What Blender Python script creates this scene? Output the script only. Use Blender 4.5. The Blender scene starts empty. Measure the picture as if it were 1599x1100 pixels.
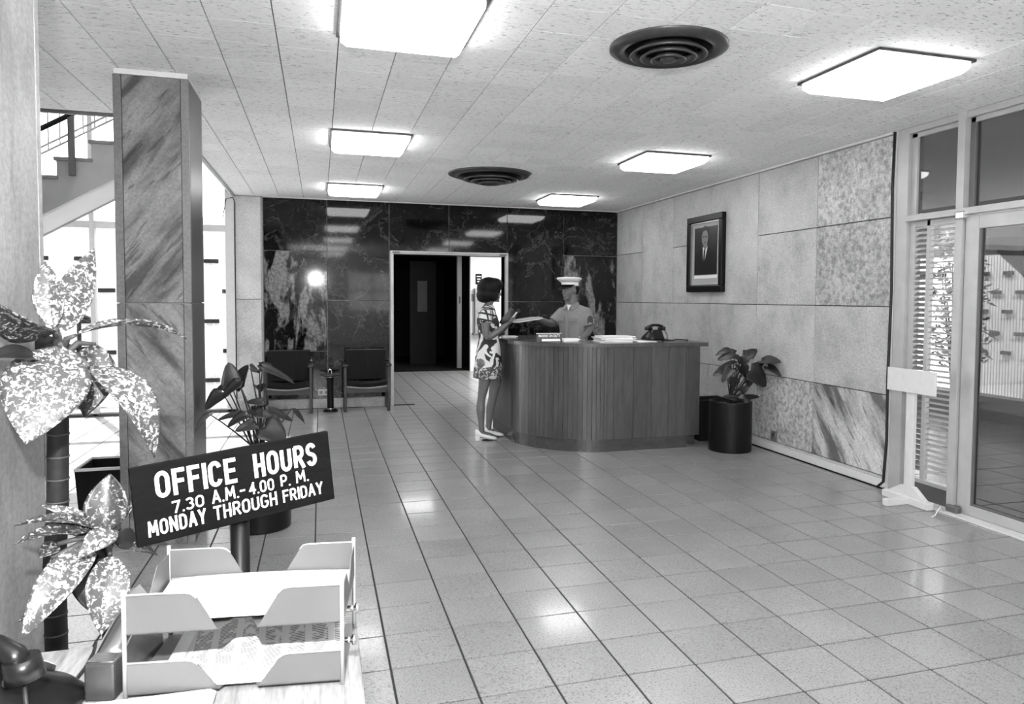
import bpy, bmesh, math, random
from mathutils import Vector, Matrix
random.seed(7)
S = bpy.context.scene
COL = S.collection
PI = math.pi

# ------------------------------------------------------------------ camera, world, light, exposure
CF, CYAW, CPITCH, CROLL = 1135.5678, .2904, .0459, .0064
CPX, CPY = 838.8945, 518.6968
CAMH = 1.51668
_f = Vector((math.sin(CYAW)*math.cos(CPITCH), math.cos(CYAW)*math.cos(CPITCH), -math.sin(CPITCH)))
_r0 = Vector((math.cos(CYAW), -math.sin(CYAW), 0))
_u0 = _r0.cross(_f)
CR = _r0*math.cos(CROLL) + _u0*math.sin(CROLL)
CU = -_r0*math.sin(CROLL) + _u0*math.cos(CROLL)
CFW = _f
CO = Vector((0, 0, CAMH))
cam_d = bpy.data.cameras.new('camera')
cam = bpy.data.objects.new('camera', cam_d)
COL.objects.link(cam)
cam_d.sensor_fit = 'HORIZONTAL'
cam_d.sensor_width = 36.0
cam_d.lens = 36.0*CF/1599.0
cam_d.shift_x = (799.5-CPX)/1599.0
cam_d.shift_y = (CPY-550.0)/1599.0
cam_d.clip_start = .02
cam.matrix_world = Matrix(((CR.x, CU.x, -CFW.x, CO.x), (CR.y, CU.y, -CFW.y, CO.y), (CR.z, CU.z, -CFW.z, CO.z), (0, 0, 0, 1)))
S.camera = cam
S.view_settings.view_transform = 'Standard'
S.view_settings.look = 'None'
S.view_settings.gamma = 1.0
S.view_settings.use_curve_mapping = False
S.view_settings.exposure = 0.38

SKY = 4.6
w = bpy.data.worlds.new('sky')
S.world = w
w.use_nodes = True
w.node_tree.nodes['Background'].inputs[0].default_value = (1, 1, 1, 1)
w.node_tree.nodes['Background'].inputs[1].default_value = SKY

SUN = 16.0           # sunshine falling through the stair hall window
sl = bpy.data.lights.new('sun', 'SUN')
sl.energy = SUN
sl.angle = math.radians(.6)
slo = bpy.data.objects.new('sun', sl)
COL.objects.link(slo)
slo.location = (-6, 20, 15)
slo.rotation_euler = Vector((.25, -.6, -.75)).to_track_quat('-Z', 'Y').to_euler()
LAMP = 10.5          # emission of the ceiling light diffusers
FLASH = 360.0        # photographer's flash, held above the camera
fl = bpy.data.lights.new('camera_flash', 'POINT')
fl.energy = FLASH
fl.shadow_soft_size = .03
flo = bpy.data.objects.new('camera_flash', fl)
COL.objects.link(flo)
flo.location = (-.10, -.05, 2.02)

# ------------------------------------------------------------------ key dimensions (metres)
XW, YB, YE, HC = 4.351, 10.329, 4.748, 2.847      # right wall face, back wall face, end of the stone, ceiling
XL, YS = -1.055, 6.09                             # ceiling edge towards the stair hall
FT = .3048
YREAR, XLEFT = -3.2, -5.2
YEND = 19.0


def ray(x, y):
    return CFW + CR*((x-CPX)/CF) + CU*((CPY-y)/CF)


def at(x, y, Y):
    d = ray(x, y)
    return CO + d*(Y/d.y)


def atz(x, y, z=0.):
    d = ray(x, y)
    return CO + d*((z-CAMH)/d.z)


def atx(x, y, X):
    d = ray(x, y)
    return CO + d*(X/d.x)


def pix(p):
    d = Vector(p)-CO
    z = d.dot(CFW)
    if z < .05:
        return None
    return (CPX+CF*d.dot(CR)/z, CPY-CF*d.dot(CU)/z, z)


# ------------------------------------------------------------------ mesh collector
class MB:
    def __init__(s):
        s.v, s.f, s.sm = [], [], []

    def add(s, vs, fs, smooth=False):
        o = len(s.v)
        s.v += [tuple(v) for v in vs]
        for f in fs:
            s.f.append([i+o for i in f])
            s.sm.append(smooth)
        return s

    def box(s, x0, x1, y0, y1, z0, z1, bev=0.):
        if bev <= 0:
            return s.add([(x0, y0, z0), (x1, y0, z0), (x1, y1, z0), (x0, y1, z0), (x0, y0, z1), (x1, y0, z1), (x1, y1, z1), (x0, y1, z1)],
                         [(3, 2, 1, 0), (4, 5, 6, 7), (0, 1, 5, 4), (1, 2, 6, 5), (2, 3, 7, 6), (3, 0, 4, 7)])
        b = bmesh.new()
        bmesh.ops.create_cube(b, size=1)
        for v in b.verts:
            v.co = Vector(((x0+x1)/2+v.co.x*(x1-x0), (y0+y1)/2+v.co.y*(y1-y0), (z0+z1)/2+v.co.z*(z1-z0)))
        bmesh.ops.bevel(b, geom=list(b.edges), offset=bev, segments=2, profile=.5, affect='EDGES')
        b.verts.index_update()
        s.add([v.co[:] for v in b.verts], [[v.index for v in f.verts] for f in b.faces])
        b.free()
        return s

    def obox(s, c, ax, ay, az, hx, hy, hz, bev=0.):
        """oriented box: centre, three unit axes, half sizes"""
        t = MB().box(-hx, hx, -hy, hy, -hz, hz, bev)
        c, ax, ay, az = Vector(c), Vector(ax), Vector(ay), Vector(az)
        return s.add([c+ax*p[0]+ay*p[1]+az*p[2] for p in t.v], t.f)

    def prism(s, poly, z0, z1):
        n = len(poly)
        vs = [(p[0], p[1], z0) for p in poly]+[(p[0], p[1], z1) for p in poly]
        return s.add(vs, [list(range(n))[::-1], list(range(n, 2*n))]+[(i, (i+1) % n, n+(i+1) % n, n+i) for i in range(n)])

    def slab(s, pts, nrm):
        """thick plate: polygon of 3-D points, extruded by vector nrm"""
        n = len(pts)
        nrm = Vector(nrm)
        vs = [Vector(p) for p in pts]
        vs = vs+[p+nrm for p in vs]
        return s.add(vs, [list(range(n))[::-1], list(range(n, 2*n))]+[(i, (i+1) % n, n+(i+1) % n, n+i) for i in range(n)])

    def tube(s, pts, rad, n=10, cap=True, smooth=True, flat=1., upv=None):
        pts = [Vector(p) for p in pts]
        if not hasattr(rad, '__len__'):
            rad = [rad]*len(pts)
        rings = []
        t0 = (pts[1]-pts[0]).normalized()
        a = Vector(upv) if upv is not None else (Vector((0, 0, 1)) if abs(t0.z) < .9 else Vector((1, 0, 0)))
        u = (a-t0*a.dot(t0)).normalized()
        o = len(s.v)
        for i, p in enumerate(pts):
            t = (pts[min(i+1, len(pts)-1)]-pts[max(i-1, 0)]).normalized()
            u = (u-t*u.dot(t)).normalized()
            v = t.cross(u)
            s.v += [tuple(p+(u*math.cos(2*PI*k/n)*flat+v*math.sin(2*PI*k/n))*rad[i]) for k in range(n)]
        for i in range(len(pts)-1):
            for k in range(n):
                s.f.append([o+i*n+k, o+i*n+(k+1) % n, o+(i+1)*n+(k+1) % n, o+(i+1)*n+k])
                s.sm.append(smooth)
        if cap:
            s.f.append([o+k for k in range(n)][::-1]); s.sm.append(False)
            m = o+(len(pts)-1)*n
            s.f.append([m+k for k in range(n)]); s.sm.append(False)
        return s

    def lathe(s, prof, c=(0, 0, 0), n=32, smooth=True, a0=0., a1=2*PI):
        full = abs(a1-a0-2*PI) < 1e-6
        m = n if full else n+1
        o = len(s.v)
        for r, z in prof:
            for k in range(m):
                a = a0+(a1-a0)*k/n
                s.v.append((c[0]+r*math.cos(a), c[1]+r*math.sin(a), c[2]+z))
        for i in range(len(prof)-1):
            for k in range(n):
                k2 = (k+1) % m
                s.f.append([o+i*m+k, o+i*m+k2, o+(i+1)*m+k2, o+(i+1)*m+k]); s.sm.append(smooth)
        return s

    def ell(s, c, r, n=16, m=10, rot=None):
        c = Vector(c)
        vs = []
        for i in range(m+1):
            th = PI*i/m
            for k in range(n):
                ph = 2*PI*k/n
                p = Vector((r[0]*math.sin(th)*math.cos(ph), r[1]*math.sin(th)*math.sin(ph), r[2]*math.cos(th)))
                if rot is not None:
                    p = rot @ p
                vs.append(c+p)
        fs = []
        for i in range(m):
            for k in range(n):
                fs.append((i*n+k, (i+1)*n+k, (i+1)*n+(k+1) % n, i*n+(k+1) % n))
        return s.add(vs, fs, True)

    def loft(s, rings, n=20, cap=True):
        """rings: (centre, axis_a, axis_b) with axis vectors already scaled"""
        o = len(s.v)
        for c, a, b in rings:
            c, a, b = Vector(c), Vector(a), Vector(b)
            s.v += [tuple(c+a*math.cos(2*PI*k/n)+b*math.sin(2*PI*k/n)) for k in range(n)]
        for i in range(len(rings)-1):
            for k in range(n):
                s.f.append([o+i*n+k, o+i*n+(k+1) % n, o+(i+1)*n+(k+1) % n, o+(i+1)*n+k]); s.sm.append(True)
        if cap:
            s.f.append([o+k for k in range(n)][::-1]); s.sm.append(True)
            m = o+(len(rings)-1)*n
            s.f.append([m+k for k in range(n)]); s.sm.append(True)
        return s

    def mesh(s, name, mat=None, off=(0, 0, 0)):
        me = bpy.data.meshes.new(name)
        me.from_pydata([(v[0]-off[0], v[1]-off[1], v[2]-off[2]) for v in s.v], [], s.f)
        me.polygons.foreach_set('use_smooth', s.sm)
        me.update()
        b = bmesh.new(); b.from_mesh(me)
        bmesh.ops.remove_doubles(b, verts=b.verts, dist=1e-6)
        bmesh.ops.recalc_face_normals(b, faces=b.faces)
        b.to_mesh(me); b.free()
        if mat:
            me.materials.append(mat)
        return me


WL = {}      # world location of every object's origin


def obj(name, mb, mat, parent=None, label=None, org=None):
    """world-space mesh -> object; children take the origin of their parent, top-level ones sit on their base"""
    if parent is not None:
        off = Vector(WL[parent.name])
    elif org is not None:
        off = Vector(org)
    else:
        xs = [v[0] for v in mb.v]; ys = [v[1] for v in mb.v]; zs = [v[2] for v in mb.v]
        off = Vector(((min(xs)+max(xs))/2, (min(ys)+max(ys))/2, min(zs)))
    o = bpy.data.objects.new(name, mb.mesh(name, mat, off))
    COL.objects.link(o)
    if parent is not None:
        o.parent = parent
    else:
        o.location = off
    WL[o.name] = tuple(off)
    if label:
        o['label'] = label
    return o


def thing(name, label, cat, loc, group=None):
    o = bpy.data.objects.new(name, None)
    o.empty_display_size = .1
    COL.objects.link(o)
    o.location = loc
    WL[o.name] = tuple(loc)
    o['label'] = label
    o['category'] = cat
    if group:
        o['group'] = group
    return o


def tag(o, label, cat, group=None):
    o['label'] = label; o['category'] = cat
    if group:
        o['group'] = group
    return o


def struct(o, label=None, cat=None):
    o['kind'] = 'structure'
    if label:
        o['label'] = label
    if cat:
        o['category'] = cat
    return o


def sroot(name, label, loc, cat):
    o = bpy.data.objects.new(name, None)
    COL.objects.link(o); o.location = loc; WL[o.name] = tuple(loc)
    return struct(o, label, cat)


def remesh(o, voxel, smooth=2, sm_fac=.5):
    """fuse the overlapping shells of a mesh into one continuous surface"""
    m = o.modifiers.new('fuse', 'REMESH'); m.mode = 'VOXEL'; m.voxel_size = voxel; m.use_smooth_shade = True
    if smooth:
        k = o.modifiers.new('soft', 'SMOOTH'); k.factor = sm_fac; k.iterations = smooth
    dg = bpy.context.evaluated_depsgraph_get()
    me = bpy.data.meshes.new_from_object(o.evaluated_get(dg))
    mats = list(o.data.materials)
    o.modifiers.clear()
    o.data = me
    me.materials.clear()
    for x in mats:
        me.materials.append(x)
    me.polygons.foreach_set('use_smooth', [True]*len(me.polygons))
    return o


# ------------------------------------------------------------------ materials (all greys: a black-and-white photograph)
def new_mat(name):
    m = bpy.data.materials.new(name); m.use_nodes = True
    nt = m.node_tree
    return m, nt, nt.nodes['Principled BSDF']


def nd(nt, t, **kw):
    n = nt.nodes.new(t)
    for k, v in kw.items():
        setattr(n, k, v)
    return n


def plain(name, g, rough=.5, metal=0., coat=0., spec=.5, var=0., vscale=20., bump=0.):
    m, nt, p = new_mat(name)
    p.inputs['Base Color'].default_value = (g, g, g, 1)
    p.inputs['Roughness'].default_value = rough
    p.inputs['Metallic'].default_value = metal
    p.inputs['Coat Weight'].default_value = coat
    p.inputs['Specular IOR Level'].default_value = spec
    if var > 0 or bump > 0:
        tc = nd(nt, 'ShaderNodeTexCoord')
        nz = nd(nt, 'ShaderNodeTexNoise'); nz.inputs['Scale'].default_value = vscale; nz.inputs['Detail'].default_value = 5
        nt.links.new(tc.outputs['Object'], nz.inputs['Vector'])
        if var > 0:
            mr = nd(nt, 'ShaderNodeMapRange')
            mr.inputs['From Min'].default_value = .3; mr.inputs['From Max'].default_value = .7
            mr.inputs['To Min'].default_value = g*(1-var); mr.inputs['To Max'].default_value = g*(1+var)
            nt.links.new(nz.outputs['Fac'], mr.inputs['Value'])
            nt.links.new(mr.outputs[0], p.inputs['Base Color'])
        if bump > 0:
            b = nd(nt, 'ShaderNodeBump'); b.inputs['Strength'].default_value = bump; b.inputs['Distance'].default_value = .01
            nt.links.new(nz.outputs['Fac'], b.inputs['Height']); nt.links.new(b.outputs[0], p.inputs['Normal'])
    return m


def pos_rand(nt, amount=7., scale=(1, 1, 1), rot=(0, 0, 0)):
    """world position shifted by a per-object random amount"""
    g = nd(nt, 'ShaderNodeNewGeometry'); oi = nd(nt, 'ShaderNodeObjectInfo')
    mp = nd(nt, 'ShaderNodeMapping'); mp.inputs['Scale'].default_value = scale; mp.inputs['Rotation'].default_value = rot
    nt.links.new(g.outputs['Position'], mp.inputs['Vector'])
    sc = nd(nt, 'ShaderNodeVectorMath', operation='SCALE'); sc.inputs[0].default_value = (1, 1.7, 2.3)
    ml = nd(nt, 'ShaderNodeMath', operation='MULTIPLY'); ml.inputs[1].default_value = amount
    nt.links.new(oi.outputs['Random'], ml.inputs[0]); nt.links.new(ml.outputs[0], sc.inputs['Scale'])
    ad = nd(nt, 'ShaderNodeVectorMath', operation='ADD')
    nt.links.new(mp.outputs[0], ad.inputs[0]); nt.links.new(sc.outputs[0], ad.inputs[1])
    return ad.outputs[0], oi.outputs['Random']


def noise(nt, vec, scale, detail=4., rough=.5, dist=0.):
    n = nd(nt, 'ShaderNodeTexNoise')
    n.inputs['Scale'].default_value = scale; n.inputs['Detail'].default_value = detail
    n.inputs['Roughness'].default_value = rough; n.inputs['Distortion'].default_value = dist
    nt.links.new(vec, n.inputs['Vector'])
    return n.outputs['Fac']


def ramp(nt, fac, stops, interp='LINEAR'):
    r = nd(nt, 'ShaderNodeValToRGB')
    r.color_ramp.interpolation = interp
    e = r.color_ramp.elements
    while len(e) < len(stops):
        e.new(.5)
    for k, (p, g) in zip(e, stops):
        k.position = p; k.color = (g, g, g, 1)
    nt.links.new(fac, r.inputs[0])
    return r.outputs[0]


def mth(nt, op, a, b, clamp=False):
    m = nd(nt, 'ShaderNodeMath', operation=op, use_clamp=clamp)
    for i, x in enumerate((a, b)):
        if isinstance(x, (int, float)):
            m.inputs[i].default_value = x
        else:
            nt.links.new(x, m.inputs[i])
    return m.outputs[0]


def stone(name, g, kind='plain', rough=.45):
    m, nt, p = new_mat(name)
    v, rnd = pos_rand(nt)
    fine = ramp(nt, noise(nt, v, 60, 3, .7), [(.3, .72), (.7, 1.18)])
    cloud = ramp(nt, noise(nt, v, 2.6, 6, .68), [(.3, .68), (.5, .98), (.7, 1.14)])
    c = mth(nt, 'MULTIPLY', fine, cloud)
    tone = mth(nt, 'ADD', mth(nt, 'MULTIPLY', rnd, .22), .89)
    c = mth(nt, 'MULTIPLY', c, tone)
    if kind == 'mottled':
        k = ramp(nt, noise(nt, v, 22, 4, .65), [(.36, .50), (.50, .88), (.62, 1.12)])
        c = mth(nt, 'MULTIPLY', c, k)
    if kind in ('vein', 'veinup'):
        # slanted bands: dark drifts crossing the slab on the diagonal
        sgn = 1 if kind == 'veinup' else -1
        v2, _ = pos_rand(nt, 3., (1, 1, 1), (sgn*math.radians(0), 0, 0))
        sep = nd(nt, 'ShaderNodeSeparateXYZ')
        nt.links.new(v2, sep.inputs[0])
        hor = mth(nt, 'ADD', sep.outputs['X'], sep.outputs['Y'])
        t = mth(nt, 'ADD', mth(nt, 'MULTIPLY', sep.outputs['Z'], .80), mth(nt, 'MULTIPLY', hor, -1.0*sgn))
        t2 = mth(nt, 'ADD', mth(nt, 'MULTIPLY', sep.outputs['Z'], .12), mth(nt, 'MULTIPLY', hor, .18*sgn))
        cb = nd(nt, 'ShaderNodeCombineXYZ')
        nt.links.new(t, cb.inputs[0]); nt.links.new(t2, cb.inputs[1])
        k = ramp(nt, noise(nt, cb.outputs[0], 5.5, 5, .6, .35), [(.38, .26), (.48, .82), (.6, 1.18)])
        c = mth(nt, 'MULTIPLY', c, k)
        k2 = ramp(nt, noise(nt, cb.outputs[0], 16, 3, .6, .2), [(.35, .45), (.42, 1.0)])
        c = mth(nt, 'MULTIPLY', c, k2)
    if kind == 'streak':
        v3, _ = pos_rand(nt, 3., (5, 5, .8))
        k = ramp(nt, noise(nt, v3, 2.0, 5, .65), [(.30, .50), (.42, .92), (.6, 1.08)])
        c = mth(nt, 'MULTIPLY', c, k)
    if kind == 'spot':
        k = ramp(nt, noise(nt, v, 5, 5, .7), [(.30, .45), (.38, 1.0)])
        c = mth(nt, 'MULTIPLY', c, k)
    c = mth(nt, 'MULTIPLY', c, g, True)
    nt.links.new(c, p.inputs['Base Color'])
    p.inputs['Roughness'].default_value = rough
    b = nd(nt, 'ShaderNodeBump'); b.inputs['Strength'].default_value = .08; b.inputs['Distance'].default_value = .004
    nt.links.new(fine, b.inputs['Height']); nt.links.new(b.outputs[0], p.inputs['Normal'])
    return m


def marble(name, patch):
    """polished black marble, thin pale veins, with pale cloudy patches when patch > 0"""
    m, nt, p = new_mat(name)
    v, rnd = pos_rand(nt, 5.)
    n1 = noise(nt, v, 1.6, 6, .62, .6)
    d1 = mth(nt, 'ABSOLUTE', mth(nt, 'SUBTRACT', n1, .5), 0)
    vein = ramp(nt, d1, [(0., .06), (.006, .008), (.02, .0)])
    n3 = noise(nt, v, 3.3, 6, .7, .4)
    d3 = mth(nt, 'ABSOLUTE', mth(nt, 'SUBTRACT', n3, .47), 0)
    gate = ramp(nt, noise(nt, v, 1.1, 2), [(.45, 0.), (.6, 1.)])
    vein3 = mth(nt, 'MULTIPLY', ramp(nt, d3, [(0., .03), (.008, .006), (.02, .0)]), gate)
    c = mth(nt, 'ADD', mth(nt, 'ADD', vein, vein3), .003)
    fine = mth(nt, 'MULTIPLY', ramp(nt, noise(nt, v, 14, 5, .7), [(.5, 0.), (.8, 1.)]), .015)
    c = mth(nt, 'ADD', c, fine)
    if patch > 0:
        vs, _ = pos_rand(nt, 2., (2.6, 2.6, .8))
        big = ramp(nt, noise(nt, vs, 1.5, 5, .6, .3), [(.50, 0.), (.56, 1.)])
        tex = ramp(nt, noise(nt, v, 26, 5, .75), [(.35, .25), (.65, 1.)])
        c = mth(nt, 'ADD', c, mth(nt, 'MULTIPLY', mth(nt, 'MULTIPLY', big, tex), patch))
    nt.links.new(c, p.inputs['Base Color'])
    p.inputs['Roughness'].default_value = .06
    p.inputs['Specular IOR Level'].default_value = .30
    b = nd(nt, 'ShaderNodeBump'); b.inputs['Strength'].default_value = .012; b.inputs['Distance'].default_value = .02
    nt.links.new(noise(nt, v, 3, 2), b.inputs['Height']); nt.links.new(b.outputs[0], p.inputs['Normal'])
    return m


def terrazzo(name, g, rough=.16):
    m, nt, p = new_mat(name)
    v, rnd = pos_rand(nt, 9.)
    sp = ramp(nt, noise(nt, v, 130, 2, .5), [(.32, .35), (.43, .92), (.60, 1.0), (.72, 1.25)])
    cl = ramp(nt, noise(nt, v, 3.0, 3, .5), [(.3, .90), (.7, 1.08)])
    tone = mth(nt, 'ADD', mth(nt, 'MULTIPLY', rnd, .16), .92)
    c = mth(nt, 'MULTIPLY', mth(nt, 'MULTIPLY', mth(nt, 'MULTIPLY', sp, cl), tone), g, True)
    nt.links.new(c, p.inputs['Base Color'])
    p.inputs['Roughness'].default_value = rough
    p.inputs['Specular IOR Level'].default_value = .8
    p.inputs['Coat Weight'].default_value = .28          # floor wax over the ground stone
    p.inputs['Coat Roughness'].default_value = .09
    b = nd(nt, 'ShaderNodeBump'); b.inputs['Strength'].default_value = .015; b.inputs['Distance'].default_value = .02
    nt.links.new(noise(nt, v, 4, 1), b.inputs['Height']); nt.links.new(b.outputs[0], p.inputs['Coat Normal'])
    return m


def acoustic(name, g):
    m, nt, p = new_mat(name)
    v, rnd = pos_rand(nt, 9., (1, 3.2, 1))
    fis = ramp(nt, noise(nt, v, 26, 4, .72), [(.34, .28), (.41, .94), (.5, 1.0)])
    gr = ramp(nt, noise(nt, v, 90, 2), [(.3, .93), (.7, 1.05)])
    tone = mth(nt, 'ADD', mth(nt, 'MULTIPLY', rnd, .10), .95)
    c = mth(nt, 'MULTIPLY', mth(nt, 'MULTIPLY', mth(nt, 'MULTIPLY', fis, gr), tone), g, True)
    nt.links.new(c, p.inputs['Base Color'])
    p.inputs['Roughness'].default_value = .9
    p.inputs['Specular IOR Level'].default_value = .2
    return m


def wood(name, g, contrast=.45, rough=.35, scale=(14, 14, 1.2), coat=.0):
    m, nt, p = new_mat(name)
    v, rnd = pos_rand(nt, 9., scale)
    gr = ramp(nt, noise(nt, v, 2.2, 6, .65, .6), [(.3, 1-contrast), (.7, 1+contrast)])
    fi = ramp(nt, noise(nt, v, 9, 3, .6), [(.3, .85), (.7, 1.15)])
    tone = mth(nt, 'ADD', mth(nt, 'MULTIPLY', rnd, .3), .85)
    c = mth(nt, 'MULTIPLY', mth(nt, 'MULTIPLY', mth(nt, 'MULTIPLY', gr, fi), tone), g, True)
    nt.links.new(c, p.inputs['Base Color'])
    p.inputs['Roughness'].default_value = rough
    p.inputs['Coat Weight'].default_value = coat
    p.inputs['Coat Roughness'].default_value = .15
    return m


def emit(name, g, strength):
    m, nt, p = new_mat(name)
    p.inputs['Base Color'].default_value = (.9, .9, .9, 1)
    p.inputs['Emission Color'].default_value = (g, g, g, 1)
    p.inputs['Emission Strength'].default_value = strength
    return m


def glass(name, tint=.9, ior=1.45):
    m, nt, p = new_mat(name)
    nt.nodes.remove(p)
    out = nt.nodes['Material Output']
    tr = nd(nt, 'ShaderNodeBsdfTransparent'); tr.inputs[0].default_value = (tint, tint, tint, 1)
    gl = nd(nt, 'ShaderNodeBsdfGlossy'); gl.inputs['Roughness'].default_value = .01
    lw_ = nd(nt, 'ShaderNodeLayerWeight'); lw_.inputs['Blend'].default_value = .5
    f0 = ((ior-1)/(ior+1))**2
    fr = mth(nt, 'ADD', mth(nt, 'MULTIPLY', mth(nt, 'POWER', lw_.outputs['Facing'], 5.), 1-f0), f0)
    mx = nd(nt, 'ShaderNodeMixShader')
    nt.links.new(fr, mx.inputs[0]); nt.links.new(tr.outputs[0], mx.inputs[1]); nt.links.new(gl.outputs[0], mx.inputs[2])
    nt.links.new(mx.outputs[0], out.inputs['Surface'])
    return m


def leafmat(name, dark, light, amt, scale, rough=.35):
    """variegated leaf: pale flecks over a dark blade"""
    m, nt, p = new_mat(name)
    tc = nd(nt, 'ShaderNodeTexCoord'); oi = nd(nt, 'ShaderNodeObjectInfo')
    ad = nd(nt, 'ShaderNodeVectorMath', operation='ADD')
    nt.links.new(tc.outputs['Object'], ad.inputs[0]); nt.links.new(oi.outputs['Random'], ad.inputs[1])
    if amt > 0:
        k = ramp(nt, noise(nt, ad.outputs[0], scale, 3, .6, .8), [(amt-.05, light), (amt+.05, dark)])
        nt.links.new(k, p.inputs['Base Color'])
    else:
        k = ramp(nt, noise(nt, ad.outputs[0], scale, 3, .6), [(.3, dark*.8), (.7, dark*1.25)])
        nt.links.new(k, p.inputs['Base Color'])
    p.inputs['Roughness'].default_value = rough
    return m


M = {}
M['stone'] = stone('pale_stone', .50)
M['stone_mottled'] = stone('mottled_stone', .52, 'mottled')
M['stone_vein'] = stone('veined_stone', .50, 'veinup')
M['stone_spot'] = stone('spotted_stone', .52, 'spot')
M['granite'] = stone('veined_granite', .21, 'veinup', .35)
M['granite_low'] = stone('veined_granite_low', .23, 'vein', .35)
M['stone_pale'] = stone('pale_column_stone', .31, 'streak', .4)
M['marble'] = marble('black_marble', 0.)
M['marble_patch'] = marble('patched_black_marble', .26)
M['terrazzo'] = terrazzo('terrazzo_tile', .27, .31)
M['terrazzo_out'] = terrazzo('porch_tile', .07, .25)
M['grout'] = plain('dark_grout', .03, .9)
M['joint'] = plain('pale_joint_mortar', .34, .8)
M['ceiling'] = acoustic('acoustic_tile', .92)
M['ceil_gap'] = plain('dark_ceiling_joint', .10, .9)  # dark backing seen in the joints between ceiling tiles
M['metal_dark'] = plain('dark_diffuser_metal', .075, .4, .6, var=.2)
M['trim_metal'] = plain('grey_trim_metal', .22, .4, .3, var=.1)
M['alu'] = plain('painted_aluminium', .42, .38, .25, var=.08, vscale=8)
M['alu_dark'] = plain('dark_bronze_metal', .13, .4, .4)  # metal of one even dark tone
M['plaster'] = plain('white_plaster', .80, .8, var=.03, vscale=3)
M['offwhite'] = plain('offwhite_paint', .62, .5, var=.04)
M['concrete'] = plain('pale_concrete', .62, .85, var=.08, vscale=4)
M['grey_stringer'] = plain('grey_render', .40, .8, var=.08, vscale=6)
M['dark_wall'] = plain('dark_hall_wall', .008, .7, spec=.15)  # near-black colour keeps the corridor dark despite the hall lamps
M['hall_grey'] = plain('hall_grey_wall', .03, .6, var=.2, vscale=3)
M['black'] = plain('black_plastic', .005, .3, spec=.35)
M['black_satin'] = plain('black_lacquer', .005, .38, spec=.22)
M['black_matt'] = plain('black_matt', .008, .8, spec=.15)
M['rubber'] = plain('black_rubber', .01, .6)
M['soil'] = plain('dark_soil', .03, .95, var=.5, vscale=60, bump=.6)
M['chrome'] = plain('chrome', .7, .12, 1.)
M['steel'] = plain('brushed_steel', .45, .3, .9, var=.1)
M['lamp'] = emit('lamp_diffuser', 1., LAMP)
M['lamp_hall'] = emit('hall_lamp_diffuser', 1., LAMP*6.5)
M['white_paper'] = plain('white_paper', .82, .7, var=.02)
M['white_paint'] = plain('white_lettering', .86, .6)
M['desk_wood'] = wood('reception_wood', .062, .35, .30, (10, 10, 1.0), .35)
M['desk_wood_top'] = wood('counter_wood', .055, .25, .25, (3, 10, 10), .2)
M['front_desk'] = wood('pale_desk_wood', .22, .40, .35, (30, 3.0, 10))
M['chair_wood'] = wood('dark_chair_wood', .012, .3, .35, (10, 10, 2))
M['chair_fabric'] = plain('dark_upholstery', .009, .8, var=.25, vscale=120)
def spec_of(m, v):
    m.node_tree.nodes['Principled BSDF'].inputs['Specular IOR Level'].default_value = v
    return m


M['sign_board'] = wood('black_sign_board', .007, .3, .6, (2, 12, 30))
spec_of(M['sign_board'], .04)
spec_of(M['chair_fabric'], .2)
M['tray'] = plain('pale_enamel_tray', .10, .35, var=.05, vscale=10)
M['tray_edge'] = plain('tray_edge_metal', .60, .3, .5)
M['leaf_dark'] = leafmat('dark_green_leaf', .014, .014, 0, 14, .42)
M['leaf_varieg'] = leafmat('variegated_leaf', .06, .50, .45, 95, .4)
M['leaf_varieg2'] = leafmat('dark_variegated_leaf', .02, .30, .42, 105, .4)
M['stem'] = plain('plant_stem', .016, .6, var=.4, vscale=40)
M['stem_pale'] = plain('leaf_stalk', .07, .6, var=.2, vscale=30)
M['glass'] = glass('window_glass', .93)
M['glass_dim'] = glass('tinted_door_glass', .42, 1.6)
M['shaded_skin'] = plain('shaded_skin', .15, .5, var=.06, vscale=30)  # toned darker to carry the shade on the man's face
M['stocking'] = plain('stockinged_skin', .13, .45, var=.06, vscale=30)
M['hair'] = plain('dark_hair', .004, .6, spec=.2, var=.3, vscale=80)
M['khaki'] = plain('khaki_cotton', .26, .85, var=.08, vscale=40, bump=.2)
M['khaki_dark'] = plain('dark_trousers', .05, .85)
M['cap_white'] = plain('white_cap_cloth', .85, .6)
M['shoe_white'] = plain('white_leather', .80, .35)
M['book_dark'] = plain('dark_book_cover', .02, .5)
M['grey_paper'] = plain('grey_folder', .40, .7)
M['fence'] = plain('white_fence_board', .80, .7)
M['fence_dim'] = plain('grey_fence_bar', .45, .7)
M['bush'] = plain('garden_foliage', .06, .6, var=.5, vscale=30)
M['bush_pale'] = plain('pale_garden_foliage', .30, .6, var=.4, vscale=30)


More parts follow.
